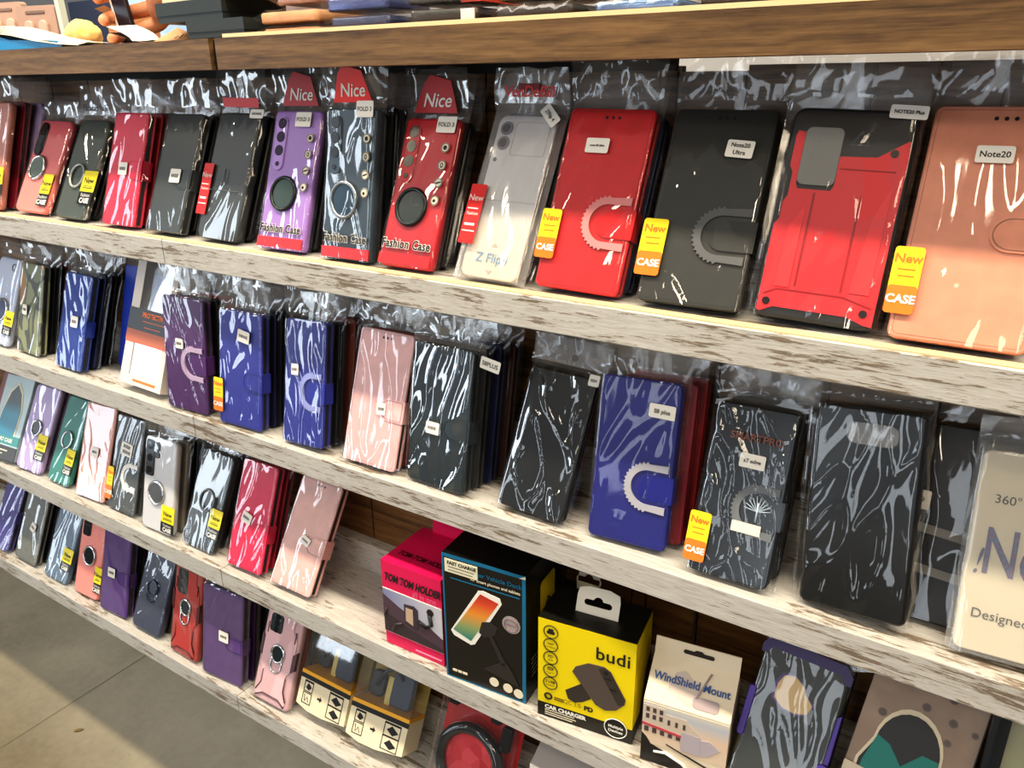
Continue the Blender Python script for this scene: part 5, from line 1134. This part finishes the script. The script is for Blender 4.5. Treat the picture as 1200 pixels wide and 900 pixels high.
# back edge of the counter and beyond
def card(x, y, z, w, hgt, c, name, label, rz=0, shapes=True):
    e = empty(name, label, 'package', Matrix.Translation((x, y, ZC+z)) @ Matrix.Rotation(R(rz), 4, 'Z'), 'beige earphone packages')
    MB().plate(rrect(w, hgt, .006, 4, 0, 0), -.012, 0).build('carton', paint(c, .6), e)
    b = MB().slab(w*.22, hgt*.42, .008, w*.1, .002, x=-w*.18, z=hgt*.30, y=-.017).slab(w*.22, hgt*.42, .008, w*.1, .002, x=w*.18, z=hgt*.30, y=-.017).build('moulded_earphones', paint(tuple(min(255,q+24) for q in c), .5), e)
    MB().slab(w*.5, .006, .004, .003, .001, x=0, z=hgt*.84, y=-.0135).build('hang_slot', paint(tuple(int(q*.7) for q in c), .6), e)
card(-1.685,.262,b0,.100,.097,(186,152,134),'earphone_pack','beige earphone package at far left behind the book',12)
card(-1.585,.268,b0,.096,.087,(178,146,130),'earphone_pack','beige earphone package beside the pale upright post',12)
o = MB().box(-.006,.006,-.006,.006,0,.62).build('display_post', paint((206,214,200), .4)); o.matrix_world = Matrix.Translation((-1.520,.272,ZK+.0001)) @ Matrix.Rotation(R(-3),4,'Y'); tag(o, 'pale upright display post standing at back of counter', 'post')
# fluffy ball toy
mb = bmesh.new(); bmesh.ops.create_icosphere(mb, subdivisions=4, radius=.027)
for v_ in mb.verts: v_.co *= 1+.10*noise.noise(v_.co*90)+.05*noise.noise(v_.co*240); v_.co.x *= 1.15; v_.co.z *= .95
me = bpy.data.meshes.new('fluffy_toy'); mb.to_mesh(me); mb.free()
for p in me.polygons: p.use_smooth = True
t = NT('yellow_fluff'); c_ = t.n('ShaderNodeTexCoord'); q_ = t.n('ShaderNodeSeparateXYZ'); t.l(c_.outputs['Object'], q_.inputs[0]); n_ = t.noise(t.coords((60,60,60)), 1, 3); m_ = t.n('ShaderNodeMath', operation='MULTIPLY_ADD'); t.l(n_, m_.inputs[0]); m_.inputs[1].default_value = .06; t.l(q_.outputs[2], m_.inputs[2])
t.bsdf(None, .8, t.ramp(m_.outputs[0], [(0,rgb(244,190,140)),(.035,rgb(246,206,130)),(.06,rgb(246,232,120))]))
me.materials.append(t.m); o = link(bpy.data.objects.new('fluffy_toy', me)); o.matrix_world = Matrix.Translation((-1.372,.215,ZK+.0268)); tag(o, 'round fluffy yellow and peach toy on the counter behind the book', 'toy')
e = empty('cardboard_box', 'small open brown cardboard box beside the hand', 'box', Matrix.Translation((-1.245,.225,ZK+.0002)) @ Matrix.Rotation(R(-20),4,'Z'))
MB().box(-.035,.035,-.03,-.0285,0,.056).box(-.035,.035,.0285,.03,0,.056).box(-.035,-.0335,-.0285,.0285,0,.056).box(.0335,.035,-.0285,.0285,0,.056).box(-.0335,.0335,-.0285,.0285,0,.001).build('carton', paint((208,150,104), .7), e)
MB().add([(-.035,-.03,.0562),(.035,-.03,.0562),(.035,-.045,.063),(-.035,-.045,.063)], [(0,1,2,3)]).build('flap', paint((222,168,122), .7), e)

# ---- the person behind the counter: forearm and hand holding a slim dark device
def skin_obj(name, mat, chains, parent=None, sub=2):
    bm = bmesh.new(); lay = bm.verts.layers.skin.verify(); vd = {}
    root = True
    def vert(key, p, r_):
        nonlocal root
        if key in vd: return vd[key]
        v = bm.verts.new(p); v[lay].radius = (r_[0], r_[1]) if isinstance(r_, tuple) else (r_, r_); v[lay].use_root = root; root = False; vd[key] = v; return v
    for ch in chains:
        prev = None
        for key, p, r_ in ch:
            v = vert(key, p, r_)
            if prev is not None and bm.edges.get((prev, v)) is None: bm.edges.new((prev, v))
            prev = v
    me = bpy.data.meshes.new(name); bm.to_mesh(me); bm.free()
    o = link(bpy.data.objects.new(name, me)); me.materials.append(mat)
    m1 = o.modifiers.new('skin', 'SKIN'); m1.use_smooth_shade = True
    m2 = o.modifiers.new('sub', 'SUBSURF'); m2.levels = sub; m2.render_levels = sub
    dg = bpy.context.evaluated_depsgraph_get(); me2 = bpy.data.meshes.new_from_object(o.evaluated_get(dg))
    bpy.data.objects.remove(o); me2.materials.clear(); me2.materials.append(mat)
    o = bpy.data.objects.new(name, me2); link(o, parent)
    for p in me2.polygons: p.use_smooth = True
    return o
t = NT('skin'); n_ = t.noise(t.coords((30,30,30)), 1, 4); b_ = t.bsdf(None, .5, t.ramp(n_, [(.3, rgb(206,136,98)), (.7, rgb(228,164,124))])); b_.inputs['Subsurface Weight'].default_value = .08; M_SKIN = t.m
pe = empty('person', 'person behind the counter, bare forearm and hand holding a dark slim device', 'person', Matrix.Translation((-1.064,.160,ZC+.092)))
W_ = (.06,.02,.075)
F = [[('w',(.085,.05,.14),.030),('el',(.20,.24,.20),.042),('up',(.26,.34,.42),.052)],
     [('w',(.085,.05,.14),.030),('pm',(.024,.012,.058),(.040,.030)),('kn',(-.012,.002,.024),(.028,.022))]]
for i, (dz, ln) in enumerate(((.050,1.0),(.022,1.08),(-.006,1.0),(-.030,.82))):
    F.append([(('pm',0,0) if i < 2 else ('kn',0,0)),
              ('k%d'%i,(-.040*ln,.012,.020+dz*.9),.0115),('m%d'%i,(-.082*ln,-.012,.012+dz),.0100),('d%d'%i,(-.086*ln,-.040,.004+dz),.0088),('t%d'%i,(-.066*ln,-.056,.000+dz),.0076)])
F.append([('pm',0,0),('th0',(.034,-.030,.052),.0150),('th1',(.004,-.052,.040),.0115),('th2',(-.026,-.058,.034),.0090)])
skin_obj('body', M_SKIN, F, pe)
for nm, p, rr_ in (): pass
slv = MB().tube([(.19,.22,.19),(.215,.27,.24),(.25,.33,.36),(.27,.36,.46)], .056, 14, .070); slv.build('sleeve', paint((60,64,90), .8), pe, 'dark blue sleeve')
e = empty('slim_device', 'dark slim device with a white edge gripped in the hand', 'phone', Matrix.Translation((-1.130,.132,ZK+.0512)) @ Matrix.Rotation(R(-14),4,'Y') @ Matrix.Rotation(R(8),4,'Z'))
s_ = MB().slab(.026, .125, .008, .005, .0012, z=-.05); s_.build('case_back', paint((34,32,44), .3), e); MB().box(-.0150,-.0122,-.0006,.0086,-.045,.072).build('white_edge', M_WHITE, e, 'white edge')

# ---- the shop beyond
def far(name, x0, x1, y0, y1, z0, z1, c, label, cat='furniture'):
    o = MB().box(-(x1-x0)/2, (x1-x0)/2, 0, y1-y0, 0, z1-z0).build(name, paint(c, .6)); o.matrix_world = Matrix.Translation(((x0+x1)/2, y0, z0+.0006)); return tag(o, label, cat)
wf = MB().add([(-7,4.2,0),(5,4.2,0),(5,4.2,3.0),(-7,4.2,3.0)], [(0,1,2,3)]); struct('wall_far', wf, paint((214,204,190), .7))
far('display_cabinet', -5.2,-3.9, 2.2,2.7, 0,1.62, (96,110,146), 'blue grey display cabinet far behind the counter at left', 'cabinet')
far('display_cabinet', -3.7,-2.6, 2.0,2.5, 0,1.58, (120,140,178), 'pale blue display cabinet far behind the counter', 'cabinet')
far('shop_table', -1.6,1.4, 2.6,3.2, 0,1.02, (222,214,200), 'pale shop table far behind the right shelves', 'table')
for i, (x_, c_) in enumerate(((-4.9,(60,66,84)),(-4.4,(190,214,236)),(-3.5,(196,220,240)),(-3.0,(150,130,120)))):
    o = far('stock_carton', x_, x_+.36, 2.25 if x_ < -3.8 else 2.05, 2.5 if x_ < -3.8 else 2.3, 1.622 if x_ < -3.8 else 1.582, 1.86, c_, ['dark grey', 'icy blue', 'sky blue', 'brownish'][i]+' stock carton on a far blue cabinet', 'box')

# ------------------------------------------------------------------ light
def area(name, loc, target, sx, sy, power, c):
    l = bpy.data.lights.new(name, 'AREA'); l.shape = 'RECTANGLE'; l.size = sx; l.size_y = sy; l.energy = power; l.color = c
    o = bpy.data.objects.new(name, l); col.objects.link(o); o.location = loc
    o.rotation_euler = (Vector(target)-Vector(loc)).to_track_quat('-Z', 'Y').to_euler(); return o
area('ceiling_strip', (-.6,-.42,ZC+1.45), (-.6,-.30,0), 4.6, .10, 122, (1.0,.86,.66))
for x_, y_, wd, pw in ((-3.9,-2.2,.62,34), (-2.7,-2.9,.22,9)): area('shop_window', (x_,y_,ZC+.15), (-.9,0,ZC-.40), wd, 2.1, pw, (.80,.90,1.0))
for x_, wd, pw in ((-1.7,.26,9), (-.6,.55,19)): area('shop_window', (x_,-4.2,ZC+.30), (-.7,0,ZC-.4), wd, 1.9, pw, (.86,.93,1.0))
for x_, y_ in ((-2.2,-1.3), (-1.1,-1.9), (-.1,-1.2), (.8,-1.9), (.3,-3.0), (-3.0,-1.0)): area('ceiling_spot', (x_,y_,ZC+1.15), (x_*.5-.2,0,ZC-.3), .13, .13, 2.6, (1.0,.86,.66))  # small lamps added to put bright specks on the film
area('ceiling_lamp', (1.3,-1.5,ZC+1.3), (-.1,0,ZC-.3), .35, .35, 8, (1.0,.82,.58))
area('ceiling_lamp', (.45,-2.3,ZC+1.35), (-.2,0,ZC-.3), .4, .3, 7, (1.0,.84,.62))
area('back_shop_light', (-3.0,1.5,ZC+1.5), (-3.2,2.6,ZC), 3, 1.0, 90, (.92,.96,1.0))  # added lamp, brightens the far background
area('back_shop_light', (-1.2,.75,ZC+1.1), (-1.3,.25,ZC+.05), .9, .5, 7, (1.0,.92,.82))  # added lamp, lifts the goods at the counter's left end
area('back_shop_light', (0,2.0,ZC+1.4), (0,3.2,ZC), 3, .8, 14, (1.0,.92,.82))  # added lamp, brightens what shows through the slit at right
w = bpy.data.worlds.new('room'); scn.world = w; w.use_nodes = True; nt = w.node_tree; nt.nodes.clear()
tc = nt.nodes.new('ShaderNodeTexCoord'); sx_ = nt.nodes.new('ShaderNodeSeparateXYZ'); mr = nt.nodes.new('ShaderNodeMapRange'); mr.inputs[1].default_value = -1; mr.inputs[2].default_value = 1
rp = nt.nodes.new('ShaderNodeValToRGB'); bg = nt.nodes.new('ShaderNodeBackground'); ou = nt.nodes.new('ShaderNodeOutputWorld')
nt.links.new(tc.outputs['Generated'], sx_.inputs[0]); nt.links.new(sx_.outputs[2], mr.inputs[0]); nt.links.new(mr.outputs[0], rp.inputs[0]); nt.links.new(rp.outputs[0], bg.inputs[0]); nt.links.new(bg.outputs[0], ou.inputs[0])
els = rp.color_ramp.elements; els.new(.5); els.new(.62)
for q, (p, c) in zip(els, [(0,(.16,.14,.11,1)),(.47,(.24,.22,.20,1)),(.58,(.58,.59,.60,1)),(1,(.86,.82,.76,1))]): q.position = p; q.color = c
bg.inputs[1].default_value = .41

# ------------------------------------------------------------------ camera
cam = bpy.data.cameras.new('camera'); cam.sensor_fit = 'HORIZONTAL'; cam.sensor_width = 36; cam.lens = 918.08/1200*36; cam.clip_start = .02
co = bpy.data.objects.new('camera', cam); col.objects.link(co); scn.camera = co
yaw, pit, rol = R(32.93207607), R(21.00900048), R(-0.54331684)
Fw = Vector((-math.sin(yaw)*math.cos(pit), math.cos(yaw)*math.cos(pit), -math.sin(pit))); Rt = Vector((math.cos(yaw), math.sin(yaw), 0)); Up = Rt.cross(Fw)
R2 = math.cos(rol)*Rt+math.sin(rol)*Up; U2 = -math.sin(rol)*Rt+math.cos(rol)*Up
m = Matrix((R2, U2, -Fw)).transposed().to_4x4(); m.translation = (0, -.59963, ZC); co.matrix_world = m
scn.view_settings.view_transform = 'Standard'; scn.view_settings.look = 'Medium High Contrast'; scn.view_settings.exposure = -0.24
scn.cycles.transparent_max_bounces = 40; scn.cycles.max_bounces = 8; scn.cycles.glossy_bounces = 3; scn.cycles.diffuse_bounces = 3; scn.cycles.caustics_reflective = False; scn.cycles.caustics_refractive = False
